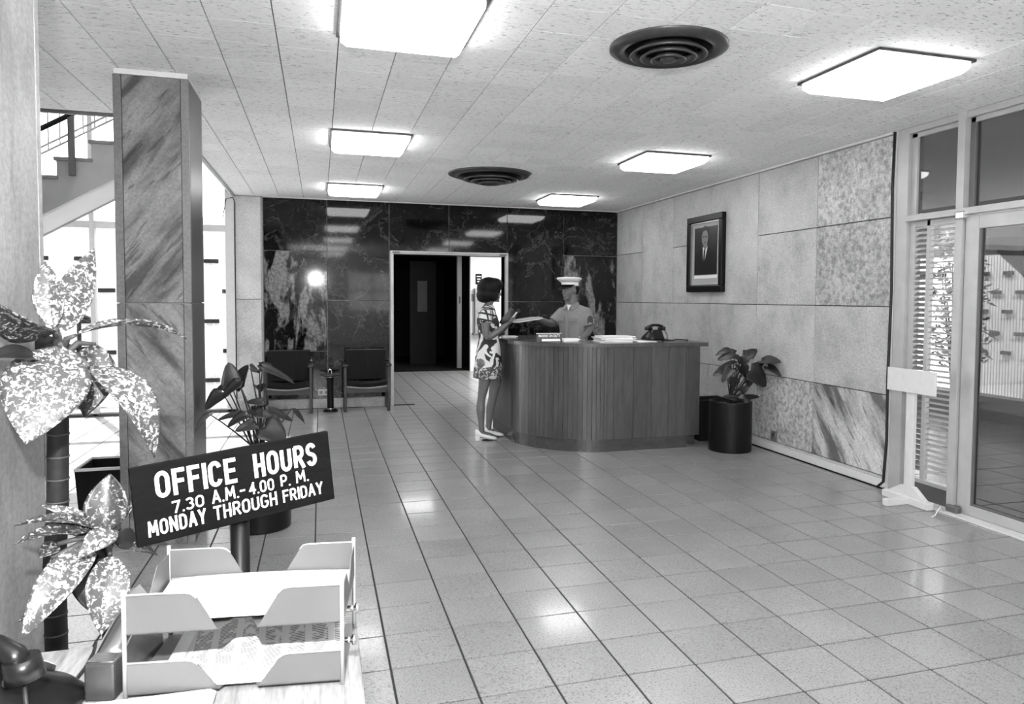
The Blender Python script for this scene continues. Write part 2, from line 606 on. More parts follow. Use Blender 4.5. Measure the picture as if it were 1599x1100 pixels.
# ------------------------------------------------------------------ room shell
def tiled(name, x0, x1, y0, y1, ox, oy, px_, py_, gx, gy, ztop, thick, bev, mat, parent, up, nmax, skip=None, clipf=None):
    """tile a rectangle: the nmax tiles that show largest as objects sharing one mesh, the rest joined as stuff"""
    cells = []
    i0, i1 = math.floor((x0-ox)/px_), math.ceil((x1-ox)/px_)
    j0, j1 = math.floor((y0-oy)/py_), math.ceil((y1-oy)/py_)
    for i in range(i0, i1):
        for j in range(j0, j1):
            a, b = max(x0, ox+i*px_), min(x1, ox+(i+1)*px_)
            c, d = max(y0, oy+j*py_), min(y1, oy+(j+1)*py_)
            if b-a < .02 or d-c < .02:
                continue
            if clipf and not clipf((a+b)/2, (c+d)/2):
                continue
            full = abs((b-a)-px_) < 1e-4 and abs((d-c)-py_) < 1e-4
            q = pix(((a+b)/2, (c+d)/2, ztop))
            vis = q is not None and -40 < q[0] < 1640 and -40 < q[1] < 1140 and not (skip and skip(q[0], q[1], (a+b)/2, (c+d)/2))
            cells.append((full and vis, -(q[2] if q else 99), a, b, c, d))
    cells.sort(key=lambda k: (not k[0], -k[1]))
    cnt = 0
    rest = MB()
    s = 1 if up else -1

    def tile(mb, a, b, c, d):
        a += gx/2; b -= gx/2; c += gy/2; d -= gy/2
        zt, zb, e = ztop, ztop-s*thick, bev
        vs = [(a+e, c+e, zt), (b-e, c+e, zt), (b-e, d-e, zt), (a+e, d-e, zt), (a, c, zt-s*e), (b, c, zt-s*e), (b, d, zt-s*e), (a, d, zt-s*e), (a, c, zb), (b, c, zb), (b, d, zb), (a, d, zb)]
        mb.add(vs, [(0, 1, 2, 3)]+[(4+k, 4+(k+1) % 4, (k+1) % 4, k) for k in range(4)]+[(8+k, 8+(k+1) % 4, 4+(k+1) % 4, 4+k) for k in range(4)])
    me = None
    pl = Vector(WL[parent.name])
    for vis, dd, a, b, c, d in cells:
        if vis and cnt < nmax:
            if me is None:
                t = MB(); tile(t, -px_/2, px_/2, -py_/2, py_/2)
                me = t.mesh(name, mat)
            o = bpy.data.objects.new(name, me)
            COL.objects.link(o); o.parent = parent
            o.location = Vector(((a+b)/2, (c+d)/2, 0))-pl
            cnt += 1
        else:
            tile(rest, a, b, c, d)
    r = obj(name+'s_beyond', rest, mat, parent)
    r['kind'] = 'stuff'
    return r


# floor
fl_ = obj('floor', MB().box(XLEFT, XW+.05, YREAR, YB+.1, -.2, -.005).box(.6, 5.2, YB+.1, YEND, -.2, -.005), M['grout'], org=(0, 0, 0))
struct(fl_, 'polished speckled terrazzo tile floor of the lobby', 'floor')
tiled('floor_tile', XLEFT, XW, YREAR, YEND, .2669, 4.1702, FT, FT, .0095, .0095, 0., .012, .001, M['terrazzo'], fl_, True, 300,
      skip=lambda u, v, x, y: y > YB or (u < 560 and v > 870) or (x < -.76 and y < 5.4),
      clipf=lambda x, y: y < YB+.05 or (.6 < x < 5.2))
# ceiling (open above the stair hall)
ce = obj('ceiling', MB().box(XLEFT, XW+.2, YREAR, YS, HC+.012, HC+.3).box(XL, XW+.2, YS, YB+.2, HC+.012, HC+.3), M['ceil_gap'], org=(0, 0, HC))
struct(ce, 'low ceiling of square fissured acoustic tiles', 'ceiling')
tiled('ceiling_tile', XLEFT, XW, YREAR, YB, .102, 3.213, FT, .3133, .0055, .003, HC, .013, .001, M['ceiling'], ce, False, 300,
      clipf=lambda x, y: y < YS or x > XL)
obj('ceiling_edge', MB().box(XL-.03, XL, YS, YB, HC-.012, HC+.3).box(XLEFT, XL, YS, YS+.03, HC-.012, HC+.3), M['trim_metal'], ce, 'dark metal edge strip of the ceiling')

# right wall of stone slabs
wr = struct(obj('wall_right', MB().box(XW+.02, XW+.25, YE, YB+.25, 0, HC+.3), M['grout'], org=(XW+.1, YE, 0)), 'right wall clad in large pale stone slabs', 'wall')
ycols = [4.75, 5.665, 6.60, 7.54, 8.487, 9.42, YB]
zr = [.1, .76, 1.47, 2.18, 2.828]
smat = {(0, 3): 'stone_mottled', (0, 2): 'stone_mottled', (0, 0): 'stone_vein', (1, 2): 'stone_spot', (1, 0): 'stone_mottled', (0, 1): 'stone'}
for i in range(6):
    j = 0
    while j < 4:
        k = j+1
        if (i, j) in ((4, 2), (2, 2)):
            k = 4
        g = .0035
        obj('stone_slab', MB().box(XW, XW+.03, ycols[i]+g, ycols[i+1]-g, zr[j]+g, zr[k]-g, .003), M[smat.get((i, j), 'stone')], wr)
        j = k
obj('corner_post', MB().box(XW-.004, XW+.25, YE-.03, YE+.004, 0, HC), M['offwhite'], wr)
bb = struct(obj('baseboard_right', MB().box(XW-.022, XW+.01, YE, YB, .012, .078, .003), M['offwhite']), 'pale baseboard strip along the right stone wall', 'baseboard')
obj('shoe_strip', MB().box(XW-.026, XW+.01, YE, YB, 0, .012), M['black_matt'], bb, 'black strip at the floor line')
obj('upper_ledge', MB().box(XW-.008, XW+.01, YE, YB, .080, .098, .002), M['stone'], bb)
struct(obj('trim_1', MB().box(XW-.03, XW+.02, YE, YB, HC-.02, HC-.001, .003), M['offwhite']), 'thin white moulding where the stone wall meets the ceiling', 'trim')

# back wall with black marble and the doorway
wb = struct(obj('wall_back', MB().box(-1.07, .985, YB+.02, YB+.2, 0, HC+.3).box(2.585, XW+.25, YB+.02, YB+.2, 0, HC+.3).box(.985, 2.585, YB+.02, YB+.2, 2.125, HC+.3),
                M['joint'], org=(1.6, YB+.1, 0)), 'back wall faced in polished black marble around a wide doorway', 'wall')
xc = [-.715, .098, .93, 1.767, 2.62, 3.487, XW]


def slab_b(x0, x1, z0, z1, mt):
    g = .0032
    obj('marble_panel', MB().box(x0+g, x1-g, YB, YB+.03, z0+g, z1-g, .002), M[mt], wb)


slab_b(xc[0], xc[1], 2.135, HC-.01, 'marble')
slab_b(xc[0], xc[1], .78, 2.135, 'marble_patch')
slab_b(xc[0], xc[1], .135, .78, 'marble')
slab_b(xc[1], xc[2], 1.475, HC-.01, 'marble')
slab_b(xc[1], xc[2], .135, 1.475, 'marble')
slab_b(xc[2], xc[3], 2.165, HC-.01, 'marble')
slab_b(xc[3], xc[4], 2.165, HC-.01, 'marble')
slab_b(xc[4], xc[5], 1.47, HC-.01, 'marble')
slab_b(xc[4], xc[5], .135, 1.47, 'marble')
slab_b(xc[5], xc[6], 2.165, HC-.01, 'marble')
slab_b(xc[5], xc[6], .135, 2.165, 'marble_patch')
for z0, z1 in ((.12, 1.48), (1.487, HC-.01)):
    obj('stone_pilaster_slab', MB().box(-1.07, -.745, YB-.004, YB+.03, z0, z1, .003), M['stone'], wb, 'pale stone slab beside the black marble')
obj('marble_edge_strip', MB().box(-.745, -.722, YB-.012, YB+.03, .0, HC-.005), M['trim_metal'], wb, 'thin metal strip beside the black marble')
obj('crown_strip', MB().box(-.715, XW, YB-.01, YB+.03, HC-.012, HC-.001), M['offwhite'], wb)
for k, (x0, x1) in enumerate(((-1.07, .94), (2.63, XW))):
    b = obj('baseboard_back' if k == 0 else 'baseboard_back_right', MB().box(x0, x1, YB-.018, YB+.03, 0, .128, .003), M['stone'])
    struct(b, ('pale stone skirting under the black marble behind the armchairs', 'pale stone skirting under the black marble behind the reception desk')[k], 'baseboard')
    n = int((x1-x0)/.305)
    for q in range(1, n):
        obj('skirting_joint', MB().box(x0+q*.305-.0015, x0+q*.305+.0015, YB-.0186, YB-.01, 0, .128), M['grout'], b)

# doorway frame
dr = sroot('door_1', 'pale metal frame of the open doorway in the black marble wall', (1.785, YB, 0), 'doorway')
obj('frame_jamb', MB().box(.94, .985, YB-.04, YB+.22, 0, 2.125, .004), M['alu'], dr)
obj('frame_jamb', MB().box(2.585, 2.63, YB-.04, YB+.22, 0, 2.125, .004), M['alu'], dr)
obj('frame_head', MB().box(.94, 2.63, YB-.04, YB+.22, 2.125, 2.172, .004), M['alu'], dr)
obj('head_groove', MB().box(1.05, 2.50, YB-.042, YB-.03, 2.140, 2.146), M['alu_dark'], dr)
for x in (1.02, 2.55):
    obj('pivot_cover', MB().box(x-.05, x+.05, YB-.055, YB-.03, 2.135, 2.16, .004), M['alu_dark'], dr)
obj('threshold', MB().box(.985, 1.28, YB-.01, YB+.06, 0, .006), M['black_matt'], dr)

# the hall beyond the doorway
wh = struct(obj('wall_hall', MB().box(2.98, 5.2, 14.8, 14.9, 0, 2.7), M['plaster'], org=(4, 14.85, 0)), 'white wall of the hall seen through the doorway', 'wall')
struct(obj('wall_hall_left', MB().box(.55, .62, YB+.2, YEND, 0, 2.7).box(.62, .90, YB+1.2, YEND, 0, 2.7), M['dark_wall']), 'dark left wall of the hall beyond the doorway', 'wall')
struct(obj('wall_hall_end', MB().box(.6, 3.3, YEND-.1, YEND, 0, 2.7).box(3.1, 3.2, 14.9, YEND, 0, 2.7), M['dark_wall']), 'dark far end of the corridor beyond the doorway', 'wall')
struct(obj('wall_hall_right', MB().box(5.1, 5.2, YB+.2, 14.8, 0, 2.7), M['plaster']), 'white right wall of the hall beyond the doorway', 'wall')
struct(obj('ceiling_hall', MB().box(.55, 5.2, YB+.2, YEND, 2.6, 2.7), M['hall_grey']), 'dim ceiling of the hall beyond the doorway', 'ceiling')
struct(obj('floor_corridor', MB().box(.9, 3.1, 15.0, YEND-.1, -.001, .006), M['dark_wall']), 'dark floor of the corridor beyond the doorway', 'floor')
dj = sroot('door_2', 'grey door jamb in the dark corridor beyond the doorway', (2.87, 15.5, 0), 'doorway')
obj('jamb', MB().box(2.84, 2.93, 15.5, 15.62, 0, 2.6, .004), M['offwhite'], dj)
obj('strike_plate', MB().box(2.87, 2.90, 15.49, 15.5, 1.40, 1.55), M['alu_dark'], dj)
dj2 = sroot('door_3', 'dim grey door leaf standing open in the dark corridor', (2.2, 16.6, 0), 'door')
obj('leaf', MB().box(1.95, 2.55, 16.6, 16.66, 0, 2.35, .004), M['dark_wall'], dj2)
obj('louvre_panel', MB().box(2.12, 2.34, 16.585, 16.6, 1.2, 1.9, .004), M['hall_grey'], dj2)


# ceiling light fixtures
def ceil_light(x0, y0, label, z=HC, grp='ceiling lights', lm='lamp'):
    x1, y1 = x0+.62, y0+.655
    t = thing('ceiling_light', label, 'ceiling light', ((x0+x1)/2, (y0+y1)/2, z-.075), grp)
    fr = MB()
    e = .014
    fr.box(x0-e, x1+e, y0-e, y0+.004, z-.016, z).box(x0-e, x1+e, y1-.004, y1+e, z-.016, z).box(x0-e, x0+.004, y0+.004, y1-.004, z-.016, z).box(x1-.004, x1+e, y0+.004, y1-.004, z-.016, z)
    obj('frame', fr, M['metal_dark'], t, 'dark metal frame')
    d = MB()
    i1, i2 = .004, .035
    zt, zm, zb = z-.001, z-.045, z-.072
    ring = []
    for ins, zz in ((i1, zt), (i1+.004, zm), (i2, zb)):
        ring.append([(x0+ins, y0+ins, zz), (x1-ins, y0+ins, zz), (x1-ins, y1-ins, zz), (x0+ins, y1-ins, zz)])
    vs = sum(ring, [])
    fs = [(8, 9, 10, 11), (3, 2, 1, 0)]
    for r in range(2):
        fs += [(r*4+k, r*4+(k+1) % 4, r*4+4+(k+1) % 4, r*4+4+k) for k in range(4)]
    d.add(vs, fs)
    obj('diffuser', d, M[lm], t, 'glowing white diffuser')
    return t


YL = [3.213, 6.033, 8.853, .393, -2.427]
names = {(0, 0): 'large glowing ceiling light cut off by the top edge, above the lobby', (0, 1): 'glowing ceiling light in the left row, middle one in depth', (0, 2): 'small glowing ceiling light in the left row, nearest the black marble wall',
         (1, 0): 'large glowing ceiling light at upper right, near the glass doors', (1, 1): 'glowing ceiling light in the right row, middle one in depth', (1, 2): 'small glowing ceiling light in the right row, nearest the black marble wall',
         (0, 3): 'ceiling light above the photographer, left row', (1, 3): 'ceiling light above the photographer, right row',
         (0, 4): 'ceiling light at the rear of the lobby, left row', (1, 4): 'ceiling light at the rear of the lobby, right row'}
for j in range(5):
    ceil_light(.102, YL[j], names[(0, j)])
    ceil_light(2.83, YL[j], names[(1, j)])
ceil_light(3.7, 12.6, 'ceiling light in the hall beyond the doorway', 2.6, 'hall lights', 'lamp_hall')
ceil_light(3.7, 11.2, 'ceiling light just behind the black marble wall', 2.6, 'hall lights', 'lamp_hall')


# round ceiling air diffusers
def vent(cx, cy, R, label):
    t = thing('air_diffuser', label, 'air vent', (cx, cy, HC-.09), 'round ceiling air diffusers')
    k = R/.31
    obj('flange', MB().lathe([(.31*k, 0), (.31*k, -.012), (.27*k, -.030), (.235*k, -.028), (.225*k, -.005), (.225*k, 0)], (cx, cy, HC), 48), M['metal_dark'], t)
    obj('throat', MB().lathe([(.226*k, -.003), (.001, -.003)], (cx, cy, HC), 40), M['black_matt'], t, 'dark throat')
    for r0, zz in ((.205, -.045*k), (.150, -.058*k), (.095, -.071*k)):
        obj('cone_ring', MB().lathe([(r0*k, zz), ((r0-.014)*k, zz-.006), ((r0-.05)*k, zz+.034), ((r0-.045)*k, zz+.036), (r0*k, zz)], (cx, cy, HC), 40), M['metal_dark'], t)
    obj('centre_cone', MB().lathe([(.045*k, -.045), (.042*k, -.075), (.02*k, -.078), (.001, -.078)], (cx, cy, HC), 32), M['metal_dark'], t)


vent(1.77, 3.54, .31, 'dark round air diffuser in the ceiling nearest the camera')
vent(1.76, 7.68, .45, 'dark round air diffuser in the ceiling above the reception desk')


# ------------------------------------------------------------------ columns
def column(x0, x1, y0, y1, mats, label, cat='column', joint=1.475):
    t = thing('stone_column', label, cat, ((x0+x1)/2, (y0+y1)/2, 0))
    obj('core', MB().box(x0+.012, x1-.012, y0+.012, y1-.012, 0, HC-.001), M['trim_metal'], t)
    e = .046
    for z0, z1, mt in ((.0, joint-.003, mats[0]), (joint+.003, HC-.035, mats[1])):
        obj('stone_slab', MB().box(x0+e, x1-e, y0, y0+.03, z0, z1, .003), M[mt], t)
        obj('stone_slab', MB().box(x0+e, x1-e, y1-.03, y1, z0, z1, .003), M[mt], t)
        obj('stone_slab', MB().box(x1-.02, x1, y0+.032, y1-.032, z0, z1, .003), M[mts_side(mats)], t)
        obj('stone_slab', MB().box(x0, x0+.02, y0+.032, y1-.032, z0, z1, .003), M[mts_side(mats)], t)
        for xa in (x0, x1-e+.002):
            obj('corner_strip', MB().box(xa, xa+e-.002, y0-.003, y0+.028, z0, z1, .003), M[mats[2]], t)
            obj('corner_strip', MB().box(xa, xa+e-.002, y1-.028, y1+.003, z0, z1, .003), M[mats[2]], t)
    obj('top_strip', MB().box(x0+.005, x1-.005, y0+.002, y1-.002, HC-.032, HC-.001), M['offwhite'], t, 'pale plaster strip at the ceiling')
    return t


def mts_side(m):
    return m[3]


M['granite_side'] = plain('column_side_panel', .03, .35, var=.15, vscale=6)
M['granite_edge'] = stone('column_edge_stone', .16, 'plain', .4)
column(-1.15, -.745, 4.83, 5.33, ('granite_low', 'granite', 'granite_edge', 'granite_side'), 'dark veined stone column standing before the staircase')
column(-1.16, -.745, 1.86, 2.37, ('stone_pale', 'stone_pale', 'stone_pale', 'stone_pale'), 'pale streaked stone column at the left edge, behind the spotted plant', joint=9.)

# ------------------------------------------------------------------ stair hall on the left: glazed wall, staircase, fence outdoors
wg = sroot('window_1', 'tall bright glazed wall behind the staircase', (-3.1, YB, 0), 'window')
for xa, xb in ((-1.18, -1.07), (-2.745, -2.69), (-4.2, -4.14), (XLEFT, XLEFT+.06)):
    obj('mullion', MB().box(xa, xb, YB-.03, YB+.09, 0, 5.2, .004), M['offwhite'], wg)
obj('door_track', MB().box(XLEFT, -1.07, YB-.03, YB+.09, 0, .03), M['alu_dark'], wg, 'dark floor track')
obj('transom', MB().box(XLEFT, -1.07, YB-.02, YB+.08, 2.365, 2.45, .004), M['offwhite'], wg)
obj('head', MB().box(XLEFT, -1.07, YB-.03, YB+.09, 5.14, 5.2), M['offwhite'], wg)
for xa, xb in ((-2.69, -1.18), (-4.14, -2.745), (XLEFT+.06, -4.2)):
    obj('pane', MB().box(xa, xb, YB+.03, YB+.036, .03, 2.365), M['glass'], wg)
    obj('pane', MB().box(xa, xb, YB+.03, YB+.036, 2.45, 5.14), M['glass'], wg)
struct(obj('wall_stair_side', MB().box(XL, XL+.15, YS+.01, YB+.2, HC+.31, 5.3), M['plaster']), 'white upper wall beside the stair hall', 'wall')
struct(obj('wall_stair_front', MB().box(XLEFT, XL+.15, YS-.14, YS+.01, HC+.31, 5.3), M['plaster']), 'white upper wall at the front of the stair hall', 'wall')
struct(obj('ceiling_stair', MB().box(XLEFT-.1, XL+.15, YS-.14, YB+.2, 5.3, 5.4), M['plaster']), 'white ceiling high over the stair hall', 'ceiling')
struct(obj('wall_left', MB().box(XLEFT-.12, XLEFT, YREAR, YB+.1, 0, 5.3), M['plaster']), 'white left wall of the lobby beyond the columns', 'wall')
# rear wall with a wide window, behind the photographer
wre = obj('wall_rear', MB().box(XLEFT, .8, YREAR-.12, YREAR, 0, HC).box(3.2, XW+.3, YREAR-.12, YREAR, 0, HC).box(.8, 3.2, YREAR-.12, YREAR, 2.3, HC).box(.8, 3.2, YREAR-.12, YREAR, 0, 1.1), M['plaster'])
struct(wre, 'rear wall of the lobby behind the photographer', 'wall')
w2 = sroot('window_2', 'high window behind the photographer', (2.0, YREAR, 1.1), 'window')
for x in (.8, 1.58, 2.36, 3.15):
    obj('mullion', MB().box(x, x+.05, YREAR-.1, YREAR-.02, 1.1, 2.3), M['alu'], w2)
obj('rail', MB().box(.8, 3.2, YREAR-.1, YREAR-.02, 1.7, 1.75), M['alu'], w2)
obj('pane', MB().box(.85, 3.15, YREAR-.06, YREAR-.054, 1.1, 2.3), M['glass'], w2)

# staircase
st = thing('staircase', 'grey staircase with open railing climbing behind the dark column', 'stairs', (-2.2, 7.9, 0))
rise, run = .1595, .265
sx, sz = -2.153, 2.703                # nose of one tread
y0s, y1s = 7.2, 7.95
rng = range(-9, 5)
low = MB()
poly_t, poly_b = [], []
for k in rng:
    x, z = sx+k*run, sz+k*rise
    poly_t += [(x, z-rise), (x, z)]
xe = sx+5*run
poly_t.append((xe, sz+4*rise))
slope = rise/run
b_at = lambda x: 2.255+(x+2.19)*slope
for ya, yb in ((y0s, y0s+.09), (y1s-.09, y1s)):
    pts = [(x, ya, z-.03) for x, z in poly_t]+[(xe, ya, b_at(xe)), (sx-9*run, ya, b_at(sx-9*run))]
    obj('stringer', MB().slab(pts, (0, yb-ya, 0)), M['grey_stringer'], st)
for k in rng:
    x, z = sx+k*run, sz+k*rise
    obj('tread', MB().box(x-.02, x+run+.01, y0s-.015, y1s+.015, z-.03, z, .004), M['trim_metal'], st)
    obj('riser', MB().box(x, x+.02, y0s+.005, y1s-.005, z-rise, z-.03), M['grey_stringer'], st)
obj('soffit', MB().slab([(sx-9*run, y0s+.01, b_at(sx-9*run)), (xe, y0s+.01, b_at(xe)), (xe, y1s-.01, b_at(xe)), (sx-9*run, y1s-.01, b_at(sx-9*run))], (0, 0, .05)), M['plaster'], st)
for k in (-6, -3, 0, 3):
    x, z = sx+k*run+.10, sz+k*rise
    p = obj('newel_post', MB().box(x, x+.05, y0s-.045, y0s-.015, z-.16, z+.92, .003), M['alu_dark'], st)
hx0, hx1 = sx-9*run, sx+4.8*run
hz = lambda x, h: sz+(x-sx)*slope+h
obj('handrail', MB().tube([(hx0, y0s-.03, hz(hx0, .95)), (hx1, y0s-.03, hz(hx1, .95))], .026, 10), M['black_satin'], st, 'dark handrail')
obj('middle_rail', MB().tube([(hx0, y0s-.03, hz(hx0, .285)), (hx1, y0s-.03, hz(hx1, .285))], .022, 10), M['black_satin'], st, 'dark middle rail')
for h in (.075, .13):
    obj('lower_rail', MB().tube([(hx0, y0s-.03, hz(hx0, h)), (hx1, y0s-.03, hz(hx1, h))], .009, 6), M['offwhite'], st, 'thin pale rail')
x = hx0+.05
while x < hx1:
    obj('baluster', MB().tube([(x, y0s-.03, hz(x, .08)), (x, y0s-.03, hz(x, .94))], .005, 6), M['offwhite'], st)
    x += .088
# lower end of the stairs rests on a plinth
obj('stair_plinth', MB().box(sx-9*run, sx-7.5*run, y0s+.02, y1s-.02, 0, b_at(sx-8*run)), M['grey_stringer'], st)

# outdoors, left
gr_ = struct(obj('ground', MB().box(-30, 30, YB+.3, 45, -.25, -.03).box(XW+.25, 30, -25, YB+.3, -.25, -.03).box(-30, XLEFT-.12, -25, YB+.3, -.25, -.03).box(XLEFT-.12, XW+.25, -25, YREAR-.12, -.25, -.03), M['concrete']), 'pale paved ground outdoors', 'ground')
fn = thing('slat_fence', 'white upright board fence with dark clips outside the stair hall window', 'fence', (-3.2, 12.4, -.03))
x = -6.6
while x < -.4:
    obj('board', MB().box(x, x+.117, 12.4, 12.425, -.03, 2.75), M['fence'], fn)
    x += .122
for zz in (.25, 1.35, 2.45):
    obj('fence_rail', MB().box(-6.6, -.4, 12.43, 12.49, zz, zz+.09), M['fence_dim'], fn)
for r, zz in enumerate((2.07, 1.60, 1.13, .66, .2)):
    x = -6.4+(.29 if r % 2 else 0)
    while x < -.5:
        obj('clip', MB().box(x, x+.24, 12.36, 12.4, zz-.03, zz+.03, .004), M['black_matt'], fn)
        x += .58
lw = thing('ramp_wall', 'low sloping kerb wall outside the stair hall window', 'wall', (-3.35, 11.2, -.03))
pa, pb = at(99, 672, 11.2), at(157, 648, 11.2)
obj('kerb', MB().slab([(pa.x-.6, 11.2, -.03), (pb.x+.05, 11.2, -.03), (pb.x+.05, 11.2, pb.z+.05), (pa.x-.6, 11.2, .02)], (0, .15, 0)), M['grey_stringer'], lw)
obj('rail_pipe', MB().tube([at(154, 642, 11.25), at(250, 640, 11.25)], .045, 12), M['trim_metal'], lw)
h0, h1 = at(112, 487, 11.22), at(153, 505, 11.22)
obj('handrail', MB().tube([h0, h1], .035, 10), M['black_satin'], lw, 'short black handrail')
obj('rail_post', MB().tube([at(123, 494, 11.22), Vector((at(123, 494, 11.22).x, 11.22, -.03))], .028, 10), M['black_satin'], lw)

# ------------------------------------------------------------------ right side: glazed door and side light
GX = 4.38                                     # glazing plane
wd = sroot('window_3', 'pale metal framed side light and transoms beside the glass door', (GX, 4.3, 0), 'window')


def gbox(nm, y0, y1, z0, z1, m_='alu', d0=-.045, d1=.045, par=None, lab=None, bev=.003):
    return obj(nm, MB().box(GX+d0, GX+d1, y0, y1, z0, z1, bev), M[m_], par or wd, lab)


gbox('jamb', 4.60, 4.715, 0, HC, 'alu', -.03, .07)
gbox('jamb_stop', 4.545, 4.60, 0, HC, 'alu', .0, .06)
gbox('mullion', 4.075, 4.135, 0, HC, 'alu', -.05, .06)
gbox('head', -.6, 4.60, 2.80, HC, 'alu', -.03, .06)
gbox('head_bead', -.6, 4.60, 2.765, 2.80, 'alu', .0, .05)
gbox('transom_bar', -.6, 4.60, 2.125, 2.172, 'alu', -.055, .06)
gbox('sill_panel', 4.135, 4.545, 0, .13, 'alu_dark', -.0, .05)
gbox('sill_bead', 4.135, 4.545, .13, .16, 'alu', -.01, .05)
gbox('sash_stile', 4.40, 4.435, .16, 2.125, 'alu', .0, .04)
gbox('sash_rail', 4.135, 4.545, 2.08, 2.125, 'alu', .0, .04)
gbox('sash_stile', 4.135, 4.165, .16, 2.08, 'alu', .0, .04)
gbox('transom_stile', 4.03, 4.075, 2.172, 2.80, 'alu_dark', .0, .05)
gbox('pane', 4.135, 4.545, .16, 2.08, 'glass', .045, .051, bev=0)
gbox('pane', 4.135, 4.545, 2.172, 2.765, 'glass_dim', .02, .026, bev=0)
gbox('pane', 2.85, 4.03, 2.172, 2.765, 'glass_dim', .02, .026, bev=0)
gbox('pane', -.6, 2.80, 2.172, 2.765, 'glass_dim', .02, .026, bev=0)
gbox('mullion', 2.80, 2.86, 0, HC, 'alu', -.05, .06)
gbox('mullion', 1.55, 1.61, 0, HC, 'alu', -.05, .06)
gbox('mullion', .3, .36, 0, HC, 'alu', -.05, .06)
gbox('pane', .36, 1.55, .05, 2.125, 'glass_dim', .02, .026, bev=0)
struct(obj('wall_right_front', MB().box(XW, XW+.25, YREAR-.1, .3, 0, HC+.3), M['plaster']), 'plain wall right of the glass doors', 'wall')


def glass_door(y0, y1, name, label):
    d = sroot(name, label, (GX, (y0+y1)/2, 0), 'door')
    gbox('stile', y1-.11, y1, .012, 2.115, par=d, d0=-.022, d1=.022)
    gbox('stile', y0, y0+.11, .012, 2.115, par=d, d0=-.022, d1=.022)
    gbox('top_rail', y0+.11, y1-.11, 2.02, 2.115, par=d, d0=-.022, d1=.022)
    gbox('bottom_rail', y0+.11, y1-.11, .012, .085, par=d, d0=-.022, d1=.022)
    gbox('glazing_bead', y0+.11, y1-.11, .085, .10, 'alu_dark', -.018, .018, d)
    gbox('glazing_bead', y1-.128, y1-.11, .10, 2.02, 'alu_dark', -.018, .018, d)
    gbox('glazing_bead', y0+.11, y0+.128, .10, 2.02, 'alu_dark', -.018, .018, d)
    gbox('pane', y0+.128, y1-.128, .10, 2.02, 'glass_dim', -.004, .004, d, bev=0)
    pv = gbox('top_pivot', y1-.03, y1+.05, 2.095, 2.15, 'chrome', -.07, -.03, d, 'chrome pivot', .008)
    gbox('bottom_pivot', y1-.05, y1+.05, .0, .06, 'alu_dark', -.075, -.02, d, None, .012)
    h = obj('push_bar', MB().tube([(GX-.022, y0+.06, .85), (GX-.07, y0+.06, .88), (GX-.07, y0+.06, 1.25), (GX-.022, y0+.06, 1.28)], .012, 10), M['chrome'], d)


glass_door(2.87, 4.07, 'door_4', 'tall glass door in a pale metal frame at the right edge')
glass_door(1.62, 2.79, 'door_5', 'second glass door nearer the photographer, beyond the right edge')
struct(obj('trim_2', MB().box(GX-.12, GX+.12, .36, 4.60, 0, .010, .003), M['offwhite']), 'white metal threshold strip under the glass doors, standing in for sunlight on the sill', 'threshold')  # white sill plate; its colour also stands in for the sun patch

# venetian blind in the side light
bl = thing('window_blind', 'slatted blind in the narrow window beside the glass door', 'blind', (GX+.02, 4.29, .2))
z = .22
while z < 2.05:
    obj('slat', MB().add([(GX+.006, 4.17, z), (GX+.006, 4.40, z), (GX+.036, 4.40, z+.010), (GX+.036, 4.17, z+.010), (GX+.006, 4.17, z+.003), (GX+.006, 4.40, z+.003), (GX+.036, 4.40, z+.013), (GX+.036, 4.17, z+.013)],
        [(3, 2, 1, 0), (4, 5, 6, 7), (0, 1, 5, 4), (1, 2, 6, 5), (2, 3, 7, 6), (3, 0, 4, 7)]), M['alu'], bl)
    obj('slat', MB().add([(GX+.006, 4.437, z), (GX+.006, 4.543, z), (GX+.036, 4.543, z+.024), (GX+.036, 4.437, z+.024), (GX+.006, 4.437, z+.003), (GX+.006, 4.543, z+.003), (GX+.036, 4.543, z+.027), (GX+.036, 4.437, z+.027)],
        [(3, 2, 1, 0), (4, 5, 6, 7), (0, 1, 5, 4), (1, 2, 6, 5), (2, 3, 7, 6), (3, 0, 4, 7)]), M['trim_metal'], bl)
    z += .0405

# porch, garden and bar fence outdoors, right
pf = struct(obj('floor_porch', MB().box(XW+.26, 8.2, -3, 12, -.2, -.006), M['grout'], org=(6, 4, 0)), 'dark tiled porch floor outside the glass door', 'floor')
tiled('porch_tile', XW+.28, 8.2, -3, 12, .2669, 4.1702, FT*1.5, FT*1.5, .012, .012, 0., .01, .0015, M['terrazzo_out'], pf, True, 60, skip=lambda u, v, x, y: not (1480 < u < 1620))
struct(obj('ceiling_porch', MB().box(XW+.2, 8.4, -3, 12, 2.84, 2.98), M['plaster']), 'grey soffit of the porch outside the glass door', 'ceiling')
obj_k = obj('porch_kerb', MB().box(8.2, 8.45, -3, 14, -.03, .30, .01), M['alu_dark'])
tag(obj_k, 'dark low kerb at the outer edge of the porch', 'kerb')
rf = thing('bar_fence', 'pale fence of thin upright bars with dark clips seen through the glass door', 'fence', (10.2, 8, -.03))
bars = MB()
y = 3.0
while y < 14.5:
    bars.box(10.2, 10.23, y, y+.03, -.03, 2.25)
    y += .052
bo = obj('bar_panel', bars, M['fence'], rf); bo['kind'] = 'stuff'
for zz in (.35, 1.18, 2.2):
    obj('fence_rail', MB().box(10.23, 10.3, 3, 14.5, zz, zz+.07), M['alu_dark'] if zz > 1 else M['fence'], rf)
for r, zz in enumerate((.72, 1.02, 1.36, 1.66, 1.96)):
    y = 4.0+(.2 if r % 2 else 0)
    while y < 13.5:
        obj('clip', MB().box(10.17, 10.2, y, y+.17, zz-.028, zz+.028, .004), M['black_matt'], rf)
        y += .42
